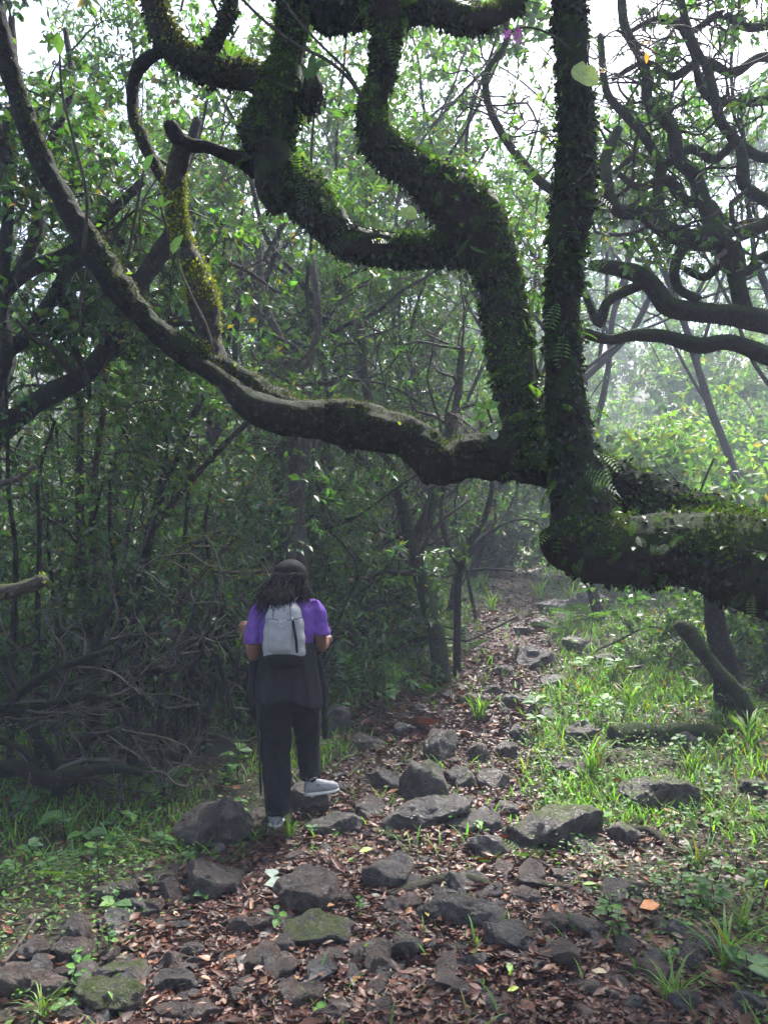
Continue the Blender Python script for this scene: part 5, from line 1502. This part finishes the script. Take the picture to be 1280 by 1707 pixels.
for i, (px, py, hh, lab) in enumerate(((484, 1400, 48, 'grass tuft beside the standing shoe of the walker'), (800, 1200, 60, 'tall bright grass tuft in the middle of the upper path'), (655, 1150, 62, 'grass tuft at the left edge of the bright litter'),
        (205, 1345, 70, 'long grass tuft left of the large rounded boulder'), (990, 1290, 80, 'tall grass clump left of the flat topped mossy rock'), (1050, 1180, 60, 'bright grass clump above the fallen log'), (955, 1010, 50, 'glowing grass patch left of the dark rocks'),
        (900, 1000, 50, 'glowing grass patch where the path narrows'), (1020, 1140, 50, 'grass clump in the middle of the right slope'), (1210, 1620, 110, 'loose grass tuft at the lower right edge'), (1120, 1680, 90, 'thin grass tuft at the bottom right'),
        (1150, 1290, 60, 'grass tuft right behind the flat topped rock'), (1250, 1240, 70, 'grass tuft at the right edge below the stump'), (1160, 1450, 60, 'grass tuft beside the crooked root'), (735, 1070, 40, 'grass tuft before the leaning trunk'),
        (820, 1020, 50, 'yellow green tuft at the left side of the narrow path'), (120, 1400, 60, 'grass tuft in the shade at far left'), (70, 1700, 60, 'blade tuft at the bottom left corner'), (880, 1300, 30, 'small tuft right of the blocky rock'), (1240, 1560, 80, 'grass tuft at the right edge in the litter'))):
    tuft(lab, px, py, hh, i)
M['soft_leaf'] = leaf_mat('soft leaf', 0.55, 0.36, .35)
SEED = [leaf_mesh('leaf', c, 1.5, 'soft_leaf') for c in ((0.09, 0.2, 0.04), (0.13, 0.27, 0.045), (0.1, 0.19, 0.08), (0.06, 0.14, 0.04))]
def seedling(label, px, py, hgt, nl, ll, seed, group=None, wid=1):
    r = np.random.default_rng(seed)
    h_ = hit(px, py); k = h_[1] / F
    t = thing('seedling', h_, label, 'plant', group)
    top_ = h_ + np.array([r.normal(0, .02), r.normal(0, .02), hgt * k])
    V, Q, T, _ = tube([h_ - [0, 0, .02], (h_ + top_) / 2 + r.normal(0, .006, 3), top_], [.004, .003, .002], 5, .03)
    link('stem', mkmesh('stem', V, T, Q, M['twig']), t)
    for i in range(nl):
        a = r.uniform(0, 6.28); f = r.uniform(.45, 1)
        R = frames(np.array([[math.cos(a), math.sin(a), r.normal(.15, .25)]]), np.array([[r.normal(0, .2), -.3, 1]]))[0]
        put('leaf', SEED[(seed + i) % 4], h_ * (1 - f) + top_ * f, R, ll * k * r.uniform(.7, 1.2), t)
    return t
for i, (px, py, hh, nl, ll, lab) in enumerate(((112, 1400, 50, 5, 36, 'broad leaved plant glowing green at lower left'), (145, 1410, 30, 6, 30, 'pale broad leaved plant at lower left'), (165, 1450, 40, 9, 24, 'bright leafy seedling below the broad leaved plants'),
        (20, 1480, 40, 8, 24, 'leafy seedling at the left edge'), (60, 1450, 40, 9, 22, 'leafy seedling in the shade near the left edge'), (470, 1545, 30, 4, 24, 'seedling growing at the left of the mossy green rock'),
        (345, 1505, 20, 4, 26, 'single leafed seedling below the grey brown boulder'), (140, 1625, 20, 8, 20, 'tiny bright seedling behind the bright mossed rock'), (175, 1530, 22, 5, 34, 'broad leaf seedling at left of the path'),
        (110, 1690, 24, 5, 26, 'seedling at the bottom left beside the mossed rock'), (550, 1705, 14, 4, 34, 'green leafed seedling cut by the bottom edge'), (580, 1160, 60, 9, 30, 'leafy seedling behind the hanging sleeve'),
        (1185, 1530, 50, 8, 34, 'narrow leaved seedling in the litter at lower right'), (1030, 1580, 50, 10, 22, 'leafy seedling right of the dark angular rock'), (1010, 1545, 44, 9, 22, 'low leafy plant right of the exposed roots'),
        (1240, 1660, 60, 7, 40, 'long leaved plant at the bottom right corner'), (890, 1190, 30, 8, 26, 'seedling beside the small steel grey rock'), (1230, 1120, 60, 9, 34, 'seedling under the leaning dead trunk'),
        (975, 1130, 30, 8, 18, 'bright seedling on the grassy slope'), (1000, 1210, 40, 9, 20, 'leafy seedling left of the fallen log'), (640, 1190, 40, 8, 26, 'seedling at the left of the bright litter'), (260, 1345, 40, 8, 32, 'leafy seedling behind the large boulder'),
        (300, 1330, 50, 8, 30, 'seedling under the bare twigs by the walker'), (395, 1300, 60, 9, 30, 'leafy seedling left of the dark trousers'), (40, 1370, 40, 9, 24, 'shaded seedling under the low bare branches'))):
    seedling(lab, px, py, hh, nl, ll, 950 + i)
r_ = np.random.default_rng(92)
c_ = 0
while c_ < 130:
    px, py = r_.uniform(0, 1280), r_.uniform(1010, 1690)
    h_ = hit(px, py)
    pmk = float(pathmask(np.array([h_[0]]), np.array([h_[1]]))[0])
    if r_.random() < pmk * .95 or (px > 400 and px < 580 and py > 1250 and py < 1400): continue
    seedling('small leafy seedling scattered over the forest floor', px, py, r_.uniform(16, 40), int(r_.integers(6, 12)), r_.uniform(10, 19), 1000 + c_, 'scattered small seedlings')
    c_ += 1

# ------------------------------------------------------------------ the walker
M['skin'] = plain('skin', (0.16, 0.07, 0.045), .5, .4, .08)
M['hair'] = plain('hair', (0.008, 0.006, 0.006), .7, .15, .5, 40)
M['hair_tip'] = plain('hair tips', (0.022, 0.014, 0.014), .75, .2, .4, 30)
M['purple'] = plain('purple cotton', (0.145, 0.06, 0.31), .85, .2, .14, 25, .3, 500, .001)
M['black'] = plain('black cotton', (0.005, 0.005, 0.007), .85, .25, .2, 25, .3, 500, .001)
M['jacket'] = plain('dark jacket nylon', (0.011, 0.01, 0.013), .75, .2, .2, 25, .3, 300, .001)
M['cap'] = plain('cap cotton', (0.006, 0.0055, 0.007), .85, .2, .2, 25, .3, 500, .001)
M['grey'] = plain('grey nylon', (0.27, 0.265, 0.27), .55, .4, .08, 18, .4, 40, .006)
M['grey_light'] = plain('pale grey webbing', (0.36, 0.35, 0.33), .6, .3, .1)
M['strap'] = plain('dark strap', (0.03, 0.022, 0.03), .7, .3, .2)
M['seam'] = plain('seam', (0.06, 0.058, 0.062), .7, .3, .2)
M['shoe'] = plain('grey shoe mesh', (0.22, 0.22, 0.225), .75, .3, .15, 80, .4, 400, .002)
M['sole'] = plain('white sole', (0.45, 0.43, 0.39), .6, .3, .12, 60)
M['pole'] = plain('black pole', (0.012, 0.012, 0.014), .35, .5, .2)
M['print'] = plain('white print', (0.6, 0.6, 0.6), .6, .3, .05)
M['inkmark'] = plain('dark print', (0.03, 0.03, 0.05), .6, .3, .05)
M['rod'] = plain('pale stick', (0.45, 0.42, 0.36), .6, .3, .1)

YP = float(hit(458, 1384)[1]) + .05
KP = YP / F
def B(px, py, dy=0.0): return P(px, py, YP + dy)
def tb(pts, ns=18, step=.02):
    """[(px, py, dy, r in px)]"""
    return tube(np.array([B(a, b, c) for a, b, c, _ in pts]), np.array([r * KP for *_, r in pts]), ns, step)[:3]
def lf(rings, ns=32, ex=2.2, step=.02):
    """[(px, py, dy, half width px, half depth px)]"""
    R = []
    for a, b, c, hw, hd in rings:
        p = B(a, b, c); R.append((p[0], p[1], p[2], hw * KP, hd * KP))
    return loft(R, ns, ex, step)
foot = B(458, 1382)
per = thing('person', (foot[0], foot[1], foot[2]), 'walker seen from behind in purple shirt and black trousers stepping uphill', 'person')
def ell(px, py, dy, rx, ry, rz):
    V, T = ICO3[0].copy() * np.array([rx, ry, rz]) * KP + B(px, py, dy), ICO3[1]
    return V, None, T
body = [ell(486, 966, .03, 20, 25, 30), tb([(486, 980, .02, 14), (484, 1008, -.01, 15)]),
        lf([(482, 1000, 0, 18, 15), (481, 1012, -.01, 44, 22), (481, 1040, -.02, 42, 28), (481, 1080, 0, 36, 25), (481, 1110, 0, 38, 26), (481, 1150, 0, 44, 30), (481, 1176, 0, 42, 28)]),
        # left arm: upper arm down, forearm raised in front, hand at the chest
        tb([(438, 1013, -.01, 13), (430, 1050, -.02, 12.5), (425, 1085, -.01, 11), (424, 1094, .03, 10.5), (417, 1078, .14, 9), (410, 1056, .22, 7)]),
        # right arm
        tb([(522, 1011, -.01, 13), (530, 1040, -.02, 12.5), (534, 1064, -.01, 11), (534, 1076, .03, 10.5), (541, 1074, .14, 8.5), (541, 1066, .22, 7)]),
        # legs and feet
        tb([(462, 1165, 0, 22), (461, 1230, .03, 18), (461, 1290, .04, 13), (462, 1350, -.01, 9), (460, 1368, .02, 9)]),
        tb([(505, 1165, .02, 22), (510, 1215, .16, 18), (514, 1245, .2, 13), (517, 1290, .14, 9), (518, 1308, .14, 9)])]
def hand(px, py, dy, side):
    """palm with five bent fingers, closed round a thin grip"""
    out = [tb([(px, py + 6, dy, 6.5), (px - side * 1, py - 2, dy + .01, 8), (px - side * 1, py - 9, dy + .015, 7)], 12, .01)]
    for k, (ox, L_) in enumerate(((-6, 9), (-2, 11), (2, 10.5), (5.5, 8))):
        bx = px + ox
        out.append(tb([(bx, py - 6, dy + .012, 2.6), (bx, py - 6 - L_ * .6, dy + .03, 2.5), (bx + side, py - 4 - L_ * .8, dy + .05, 2.3), (bx + side * 1.5, py - 2 - L_ * .5, dy + .056, 2.0)], 8, .006))
    out.append(tb([(px + side * 5, py + 2, dy, 3.2), (px + side * 9, py - 4, dy + .01, 2.8), (px + side * 9, py - 10, dy + .025, 2.3)], 8, .006))
    return out
body += hand(409, 1050, .23, -1) + hand(543, 1070, .23, 1)
# ears and the hint of a nose and brow at the far side of the head
body += [ell(466, 970, .03, 3, 5, 7), ell(506, 970, .03, 3, 5, 7), ell(487, 972, .13, 4, 6, 6), ell(487, 984, .12, 7, 4, 3)]
remeshed('body', body, .0085, M['skin'], per, 3)

# t-shirt: torso and two loose sleeves fused
def cut(obj_pieces): return obj_pieces
shirt = [lf([(484, 990, .0, 17, 15), (482, 997, -.005, 34, 18), (481, 1006, -.01, 48, 23), (481, 1022, -.02, 48, 29), (481, 1050, -.025, 45, 31), (480, 1072, -.01, 44, 31), (480, 1088, 0, 40, 28), (480, 1096, 0, 34, 24)]),
         lf([(443, 1003, -.01, 12, 14), (434, 1018, -.01, 16, 17), (429, 1040, -.012, 16, 18), (426, 1060, -.012, 16.5, 19), (425, 1072, -.01, 16.5, 19)]),
         lf([(519, 1000, -.01, 12, 14), (527, 1015, -.01, 15, 17), (531, 1033, -.012, 16, 18), (533, 1050, -.012, 16.5, 19), (533, 1058, -.01, 16.5, 19)])]
remeshed('shirt', shirt, .0075, M['purple'], per, 3, .0065, 9, 3)
legs = [lf([(481, 1075, 0, 41, 29), (481, 1120, 0, 43, 31), (481, 1160, 0, 45, 32), (478, 1180, 0, 42, 31)]),
        lf([(460, 1150, 0, 25, 29), (459, 1200, .02, 26, 27), (460, 1250, .03, 24.5, 23), (463, 1300, .02, 22.5, 20), (465, 1335, .0, 21, 20), (466, 1348, -.01, 21.5, 21), (466, 1355, -.01, 20, 20)]),
        lf([(504, 1150, .01, 26, 29), (508, 1190, .08, 23, 26), (512, 1225, .15, 20.5, 23), (514, 1255, .17, 18, 19), (516, 1285, .15, 16.5, 17), (517, 1298, .14, 17, 18), (517, 1302, .14, 16, 17)])]
remeshed('trousers', legs, .0095, M['black'], per, 3, .007, 8, 13)
# jacket tied round the waist: an open flared skirt with folds, and two hanging sleeves
def jacket_skirt():
    ns, rows = 72, 26
    V = []
    for j in range(rows):
        t = j / (rows - 1)
        for i in range(ns):
            a = math.radians(196 + 148 + 0) * 0 + math.radians(170 + 200 * i / (ns - 1))      # round the back from left hip to right hip
            hem = 1166 + 16 * (i / (ns - 1)) - 6 * math.sin(i * .22)
            py = 1072 + (hem - 1072) * t
            hw = 44 + 14 * t ** .9 + 2.2 * t * math.sin(i * .55 + 1.2 * t) + 1.0 * math.sin(i * .21 + 9 * t)
            hd = 40 + 7 * t + 2.5 * t * math.sin(i * .48 + 2)
            p = B(481 + hw * math.cos(a), py, hd * KP * math.sin(a))
            V.append(p)
    V = np.array(V)
    V[:, 1] -= .02 * (1 - 2 * np.abs(fbm(V * np.array([9, 9, 3.5]), 6, 3)))
    i = np.arange(rows - 1)[:, None] * ns; j = np.arange(ns - 1)[None]
    Q = np.stack([i + j, i + j + 1, i + ns + j + 1, i + ns + j], -1).reshape(-1, 4)
    me = mkmesh('jacket', V, None, Q, M['jacket'])
    o = link('jacket', me, per)
    s = o.modifiers.new('thickness', 'SOLIDIFY'); s.thickness = .006; s.offset = 0
    return o
jk = jacket_skirt()
remeshed('hanging_sleeve', [lf([(432, 1085, .02, 8, 9), (424, 1115, .02, 10, 12), (421, 1145, .02, 10.5, 13), (422, 1172, .02, 9.5, 12), (426, 1190, .02, 6.5, 9), (429, 1203, .02, 3, 5)], 20)], .005, M['jacket'], per, 2, .004, 14, 5)
remeshed('hanging_sleeve', [lf([(529, 1090, .02, 6, 8), (535, 1125, .02, 7, 9), (540, 1150, .02, 6.5, 8), (541, 1180, .02, 5, 6), (542, 1210, .02, 4.5, 5), (542, 1232, .02, 3, 3)], 20)], .005, M['jacket'], per, 2, .004, 14, 6)

def shoe(px, py, dy, L, W, H, yaw, pitch, mark=False):
    """heel at the picture point, toe along yaw (0 = away from the camera)"""
    c = B(px, py, dy)
    def ring(t, z):
        s = math.sin(math.pi * min(1, max(0, t))) ** .45 if 0 < t < 1 else 0
        return s
    rows, ns = 18, 22
    def shell(z0, z1, grow, top):
        V = []
        for r in range(rows):
            t = r / (rows - 1)
            wv = W * (.72 + .38 * t - .05 * math.cos(6 * t)) * (1 - (2 * abs(t - .5)) ** 6) ** .5 * .5 * grow + .002
            h0 = z0; 
            hh = z1 if not top else H * (1.0 - .1 * t if t < .3 else .97 - .75 * (t - .3)) * (1 - (2 * abs(t - .5)) ** 10) ** .4 + .004
            for k in range(ns):
                a = 2 * math.pi * k / ns
                ex = .7
                xx = wv * np.sign(math.cos(a)) * abs(math.cos(a)) ** ex
                zz = h0 + (hh - h0) * (.5 + .5 * np.sign(math.sin(a)) * abs(math.sin(a)) ** ex)
                if top and zz > hh * .6: xx *= .82
                lift = .014 * max(0, t - .75) * 4 * .6
                V.append((xx, (t - .06) * L, zz + lift))
        V = np.array(V)
        i = np.arange(rows - 1)[:, None] * ns; j = np.arange(ns)[None]; j2 = (j + 1) % ns
        Q = np.stack([i + j, i + ns + j, i + ns + j2, i + j2], -1).reshape(-1, 4)
        n0 = len(V); V = np.vstack([V, V[:ns].mean(0), V[-ns:].mean(0)])
        jj = np.arange(ns); k2 = (jj + 1) % ns
        T = np.vstack([np.stack([np.full(ns, n0), jj, k2], -1), np.stack([np.full(ns, n0 + 1), (rows - 1) * ns + k2, (rows - 1) * ns + jj], -1)])
        return V, Q, T
    Rm = np.array(Matrix.Rotation(yaw, 3, 'Z') @ Matrix.Rotation(pitch, 3, 'X'))
    V, Q, T = shell(.018, H, 1.0, True)
    s = link('shoe', mkmesh('shoe', V @ Rm.T + c, T, Q, M['shoe']), per)
    V, Q, T = shell(0, .026, 1.1, False)
    link('sole', mkmesh('sole', V @ Rm.T + c, T, Q, M['sole']), s)
    V, Q, T = tube([(-W * .34, L * .0, H * .98), (-W * .3, L * .16, H * 1.05), (0, L * .3, H * .98), (W * .3, L * .16, H * 1.05), (W * .34, 0, H * .98), (0, -.02 * L, H * 1.02), (-W * .34, 0, H * .98)], .007, 8, .01)[:3]
    link('collar', mkmesh('collar', V @ Rm.T + c, T, Q, M['seam']), s)
    if mark:
        cu = bpy.data.curves.new('lettering', 'FONT'); cu.body = 'FILA'; cu.size = .03; cu.extrude = .0008; cu.align_x = 'CENTER'
        cu.materials.append(M['inkmark'])
        o = bpy.data.objects.new('lettering', cu); COL.objects.link(o)
        loc = Rm @ np.array([W * .45, L * .3, H * .5]) + c
        ez = Rm @ np.array([1, 0, .12]); ex_ = Rm @ np.array([0, 1, -.25])
        ez = ez / np.linalg.norm(ez); ex_ = ex_ - ez * (ex_ @ ez); ex_ /= np.linalg.norm(ex_); ey = np.cross(ez, ex_)
        m4 = np.eye(4); m4[:3, 0], m4[:3, 1], m4[:3, 2], m4[:3, 3] = ex_, ey, ez, loc
        dg = bpy.context.evaluated_depsgraph_get()
        bpy.context.view_layer.update()
        me = bpy.data.meshes.new_from_object(o.evaluated_get(bpy.context.evaluated_depsgraph_get()))
        bpy.data.objects.remove(o)
        me.transform(Matrix(m4.tolist()))
        if not me.materials: me.materials.append(M['inkmark'])
        link('lettering', me, s)
shoe(459, 1381, -.07, .25, .105, .1, .12, 0)
shoe(510, 1327, .08, .25, .1, .105, -1.0, 0.0, True)

# cap and hair
capm = []
V, T = ICO4[0].copy(), ICO4[1]
V = V * np.array([27, 31, 22.5]) * KP
V = V[:, :]
V = V * (1 + .05 * fbm(V * 18, 2, 3))[:, None]
capV = V + B(484, 955, .03)
z0 = B(484, 955, 0)[2]
capV[:, 2] = np.maximum(capV[:, 2], z0 - .012)
link('cap', mkmesh('cap', capV, T, None, M['cap']), per)
bv, bt = ICO3[0].copy() * np.array([23, 26, 2.2]) * KP + B(484, 955, .13), ICO3[1]
link('cap_brim', mkmesh('cap_brim', bv, bt, None, M['cap']), per)
hr = np.random.default_rng(8)
core = [ell(484, 966, .0, 24, 24, 22), ell(472, 980, -.06, 22, 14, 17), ell(494, 977, -.06, 17, 14, 15), ell(453, 993, -.07, 12, 9, 13), ell(469, 996, -.12, 12, 7, 9)]
remeshed('hair_mass', core, .007, M['hair'], per, 2, .006, 22, 4)
mb = MB(); mb2 = MB()
for k in range(1100):
    a = hr.uniform(0, 1)
    tx = hr.choice([hr.normal(444, 12), hr.normal(467, 12), hr.normal(508, 6)], p=[.4, .4, .2])
    ty = 1006 + hr.normal(0, 10) + (9 if 452 < tx < 486 else 0) - (14 if tx > 490 else 0)
    if tx < 437: ty += hr.uniform(0, 24)
    st = B(484 + hr.uniform(-26, 26), 957 + hr.uniform(-3, 6), -.02 - .09 * hr.random())
    e_dy = -.21 + hr.normal(0, .02) if 448 < tx < 492 else -.1 + hr.normal(0, .03) + (.05 if tx < 437 else 0)
    en = B(tx, ty, e_dy)
    mid = B((484 + 1.1 * (st[0] / KP * 0 + tx - 484) * .75) + hr.normal(0, 4), 978 + hr.normal(0, 4), -.14 + hr.normal(0, .02) + .06 * (abs(tx - 478) > 25))
    m_ = 12
    ph, fr, am = hr.uniform(0, 6.28), hr.uniform(9, 20), hr.uniform(.005, .014)
    pts = []
    for i in range(m_):
        t = i / (m_ - 1)
        p = st * (1 - t) ** 2 + mid * 2 * t * (1 - t) + en * t * t
        p = p + np.array([math.sin(ph + fr * t), .4 * math.cos(ph * 2 + fr * t), .5 * math.cos(ph + fr * t)]) * am * t ** .6
        pts.append(p)
    v_, q_, t_, _ = tube(pts, np.linspace(.0032, .0012, m_), 3)
    (mb2 if tx < 436 or hr.random() < .1 else mb).add(v_, q_, t_)
mb.build('hair', M['hair'], per, kind='stuff')
mb2.build('hair_tips', M['hair_tip'], per, kind='stuff')

# backpack (its own thing, worn by the walker)
bp = thing('backpack', B(474, 1110, -.15), 'small light grey backpack with black bottom on the back of the walker', 'backpack')
def pk(rings, ns=48, ex=3.2, step=.012): return lf(rings, ns, ex, step)
DP = -.165
V, Q, T = pk([(474, 1000, DP + .03, 10, 6), (474, 1003, DP + .02, 17, 12), (474, 1010, DP + .01, 23, 18), (474, 1024, DP, 28, 22), (474, 1045, DP - .005, 31, 25), (474, 1070, DP - .01, 33, 27), (474, 1088, DP - .01, 33, 27), (474, 1092, DP - .01, 32.5, 26)])
V[:, 0] += .003 * np.sin(V[:, 2] * 70)
pkN = fbm(V * 16, 4, 3)[:, None]
V = V + np.array([0, -1, 0]) * pkN * .006
link('pack_body', mkmesh('pack_body', V, T, Q, M['grey']), bp)
V, Q, T = pk([(474, 1086, DP - .01, 28, 25.8), (474, 1091, DP - .012, 31, 27.8), (474, 1102, DP - .008, 29, 26), (474, 1109, DP, 25, 22), (474, 1113, DP + .01, 15, 14)])
link('bottom_panel', mkmesh('bottom_panel', V, T, Q, M['black']), bp)
V, Q, T = pk([(470, 1031, DP - .03, 20, 19), (470, 1036, DP - .035, 22, 21), (470, 1060, DP - .04, 23, 23), (470, 1080, DP - .04, 23.5, 23.5), (470, 1086, DP - .035, 23, 22), (470, 1089, DP - .03, 20, 19)])
V = V + np.array([0, -1, 0]) * fbm(V * 20, 9, 3)[:, None] * .006
pocket = link('front_pocket', mkmesh('front_pocket', V, T, Q, M['grey']), bp)
def line3(name, pts, r, mat, parent, ns=8):
    V, Q, T = tube(np.array([B(a, b, c) for a, b, c in pts]), r, ns, .01)[:3]
    return link(name, mkmesh(name, V, T, Q, M[mat]), parent)
line3('seam', [(444, 1034, DP - .06), (452, 1032, DP - .095), (462, 1034, DP - .11), (470, 1038, DP - .112), (480, 1034, DP - .108), (492, 1032, DP - .09), (504, 1029, DP - .05)], .0028, 'seam', bp)
line3('seam', [(452, 1038, DP - .085), (451, 1060, DP - .1), (450, 1080, DP - .1), (452, 1088, DP - .095)], .0024, 'seam', bp)
line3('seam', [(456, 1006, DP - .035), (456, 1018, DP - .07), (455, 1032, DP - .095)], .0022, 'seam', bp)
line3('seam', [(484, 1004, DP - .04), (484, 1016, DP - .072), (485, 1030, DP - .1)], .0024, 'seam', bp)
# the black zip strip
mbz = MB()
zp = [B(a, b, c) for a, b, c in ((488, 1032, DP - .103), (491, 1050, DP - .108), (494, 1070, DP - .108), (495, 1088, DP - .1))]
V, Q, T = tube(zp, [.006, .0085, .0085, .008], 10, .01)[:3]
zo = link('zip', mkmesh('zip', V, T, Q, M['black']), bp)
line3('zip_pull', [(487, 1028, DP - .11), (488, 1034, DP - .116)], .003, 'print', zo)
# strap over the right shoulder, light edge, side strap, top loop
def band(name, pts, hw, th, mat, parent):
    pts = np.array([B(a, b, c) for a, b, c in pts]); pts, _ = spline(pts, np.ones(len(pts)), .01)
    tn = nrm(np.gradient(pts, axis=0)); side = nrm(np.cross(tn, np.array([0, -1, .3])[None] + 0 * tn)); n3 = np.cross(side, tn)
    ring = [(-hw, -th), (hw, -th), (hw, th), (-hw, th)]
    V = np.concatenate([[p + s * a + n_ * b for a, b in ring] for p, s, n_ in zip(pts, side, n3)])
    n_ = len(pts)
    i = np.arange(n_ - 1)[:, None] * 4; j = np.arange(4)[None]; j2 = (j + 1) % 4
    Q = np.stack([i + j, i + j2, i + 4 + j2, i + 4 + j], -1).reshape(-1, 4)
    Q = np.vstack([Q, [[0, 3, 2, 1]], [[(n_ - 1) * 4 + k for k in range(4)]]])
    return link(name, mkmesh(name, V, None, Q, M[mat], smooth=False), parent)
band('shoulder_strap', [(485, 1006, DP + .02), (491, 998, -.11), (500, 990, -.06), (507, 987, .0), (512, 994, .07), (516, 1020, .13), (514, 1050, .14)], .02, .005, 'strap', bp)
band('shoulder_strap', [(460, 1006, DP + .02), (455, 998, -.11), (449, 991, -.06), (445, 990, .0), (441, 998, .07), (438, 1020, .13), (440, 1050, .14)], .02, .005, 'strap', bp)
line3('strap_edge', [(489, 1004, DP + .0), (497, 995, -.115), (507, 989, -.07), (512, 988, -.02)], .0028, 'grey_light', bp)
band('side_strap', [(502, 1086, DP + .03), (507, 1080, -.12), (511, 1070, -.07), (516, 1058, .0), (517, 1050, .06)], .012, .003, 'grey_light', bp)
line3('grab_loop', [(466, 1004, DP + .01), (468, 996, DP - .0), (475, 994, DP), (480, 997, DP), (482, 1004, DP + .01)], .004, 'strap', bp)
# pale diamond outline mark and the small line of print below it
yl = DP - .118
line3('diamond_mark', [(464.5, 1041, yl), (468, 1037.5, yl - .001), (472, 1040, yl - .001), (468, 1045, yl - .002), (464.5, 1041, yl)], .0013, 'print', pocket, 6)
line3('printed_line', [(472, 1079, yl - .006), (482, 1077.5, yl - .004)], .001, 'print', pocket, 6)
line3('printed_dot', [(466.5, 1080, yl - .006), (469, 1079.6, yl - .006)], .0018, 'print', pocket, 6)

# trekking pole and the little pale stick in the raised hand
tp = thing('trekking_pole', hit(435, 1336), 'thin black trekking pole hanging beside the left leg of the walker', 'pole')
line3('shaft', [(424, 1085, .0), (428, 1160, -.02), (432, 1250, -.02), (435, 1325, -.02)], .0068, 'pole', tp, 10)
line3('grip', [(422, 1062, .06), (424, 1085, .02), (425.5, 1104, .0)], .013, 'pole', tp, 12)
line3('inner_shaft', [(431, 1180, -.03), (434, 1260, -.03), (436.5, 1318, -.03)], .003, 'seam', tp, 8)
line3('tip', [(435, 1322, -.02), (435.5, 1336, -.02)], .004, 'grey_light', tp, 8)
sk = line3('pale_stick', [(406, 1046, .27), (403, 1056, .26), (400, 1066, .25)], .0022, 'rod', None)
tag(sk, 'tiny pale stick held in the raised left hand of the walker', 'stick')

# ------------------------------------------------------------------ mist
hv = np.array([[x, y, z] for x in (-64, 64) for y in (-48, 94) for z in (-6, 48)], float)
hq = np.array([[0, 1, 3, 2], [4, 6, 7, 5], [0, 4, 5, 1], [2, 3, 7, 6], [0, 2, 6, 4], [1, 5, 7, 3]])
mh = bpy.data.materials.new('mist'); mh.use_nodes = True
nt = mh.node_tree
nt.nodes.remove(nt.nodes['Principled BSDF'])
pv = nt.nodes.new('ShaderNodeVolumePrincipled')
pv.inputs['Color'].default_value = (0.78, 0.83, 1.0, 1)
pv.inputs['Density'].default_value = HAZE_DENSITY
pv.inputs['Anisotropy'].default_value = 0.0
nt.links.new(pv.outputs[0], nt.nodes['Material Output'].inputs['Volume'])
hz = link('haze', mkmesh('haze', hv, None, hq, mh, smooth=False), kind='stuff')
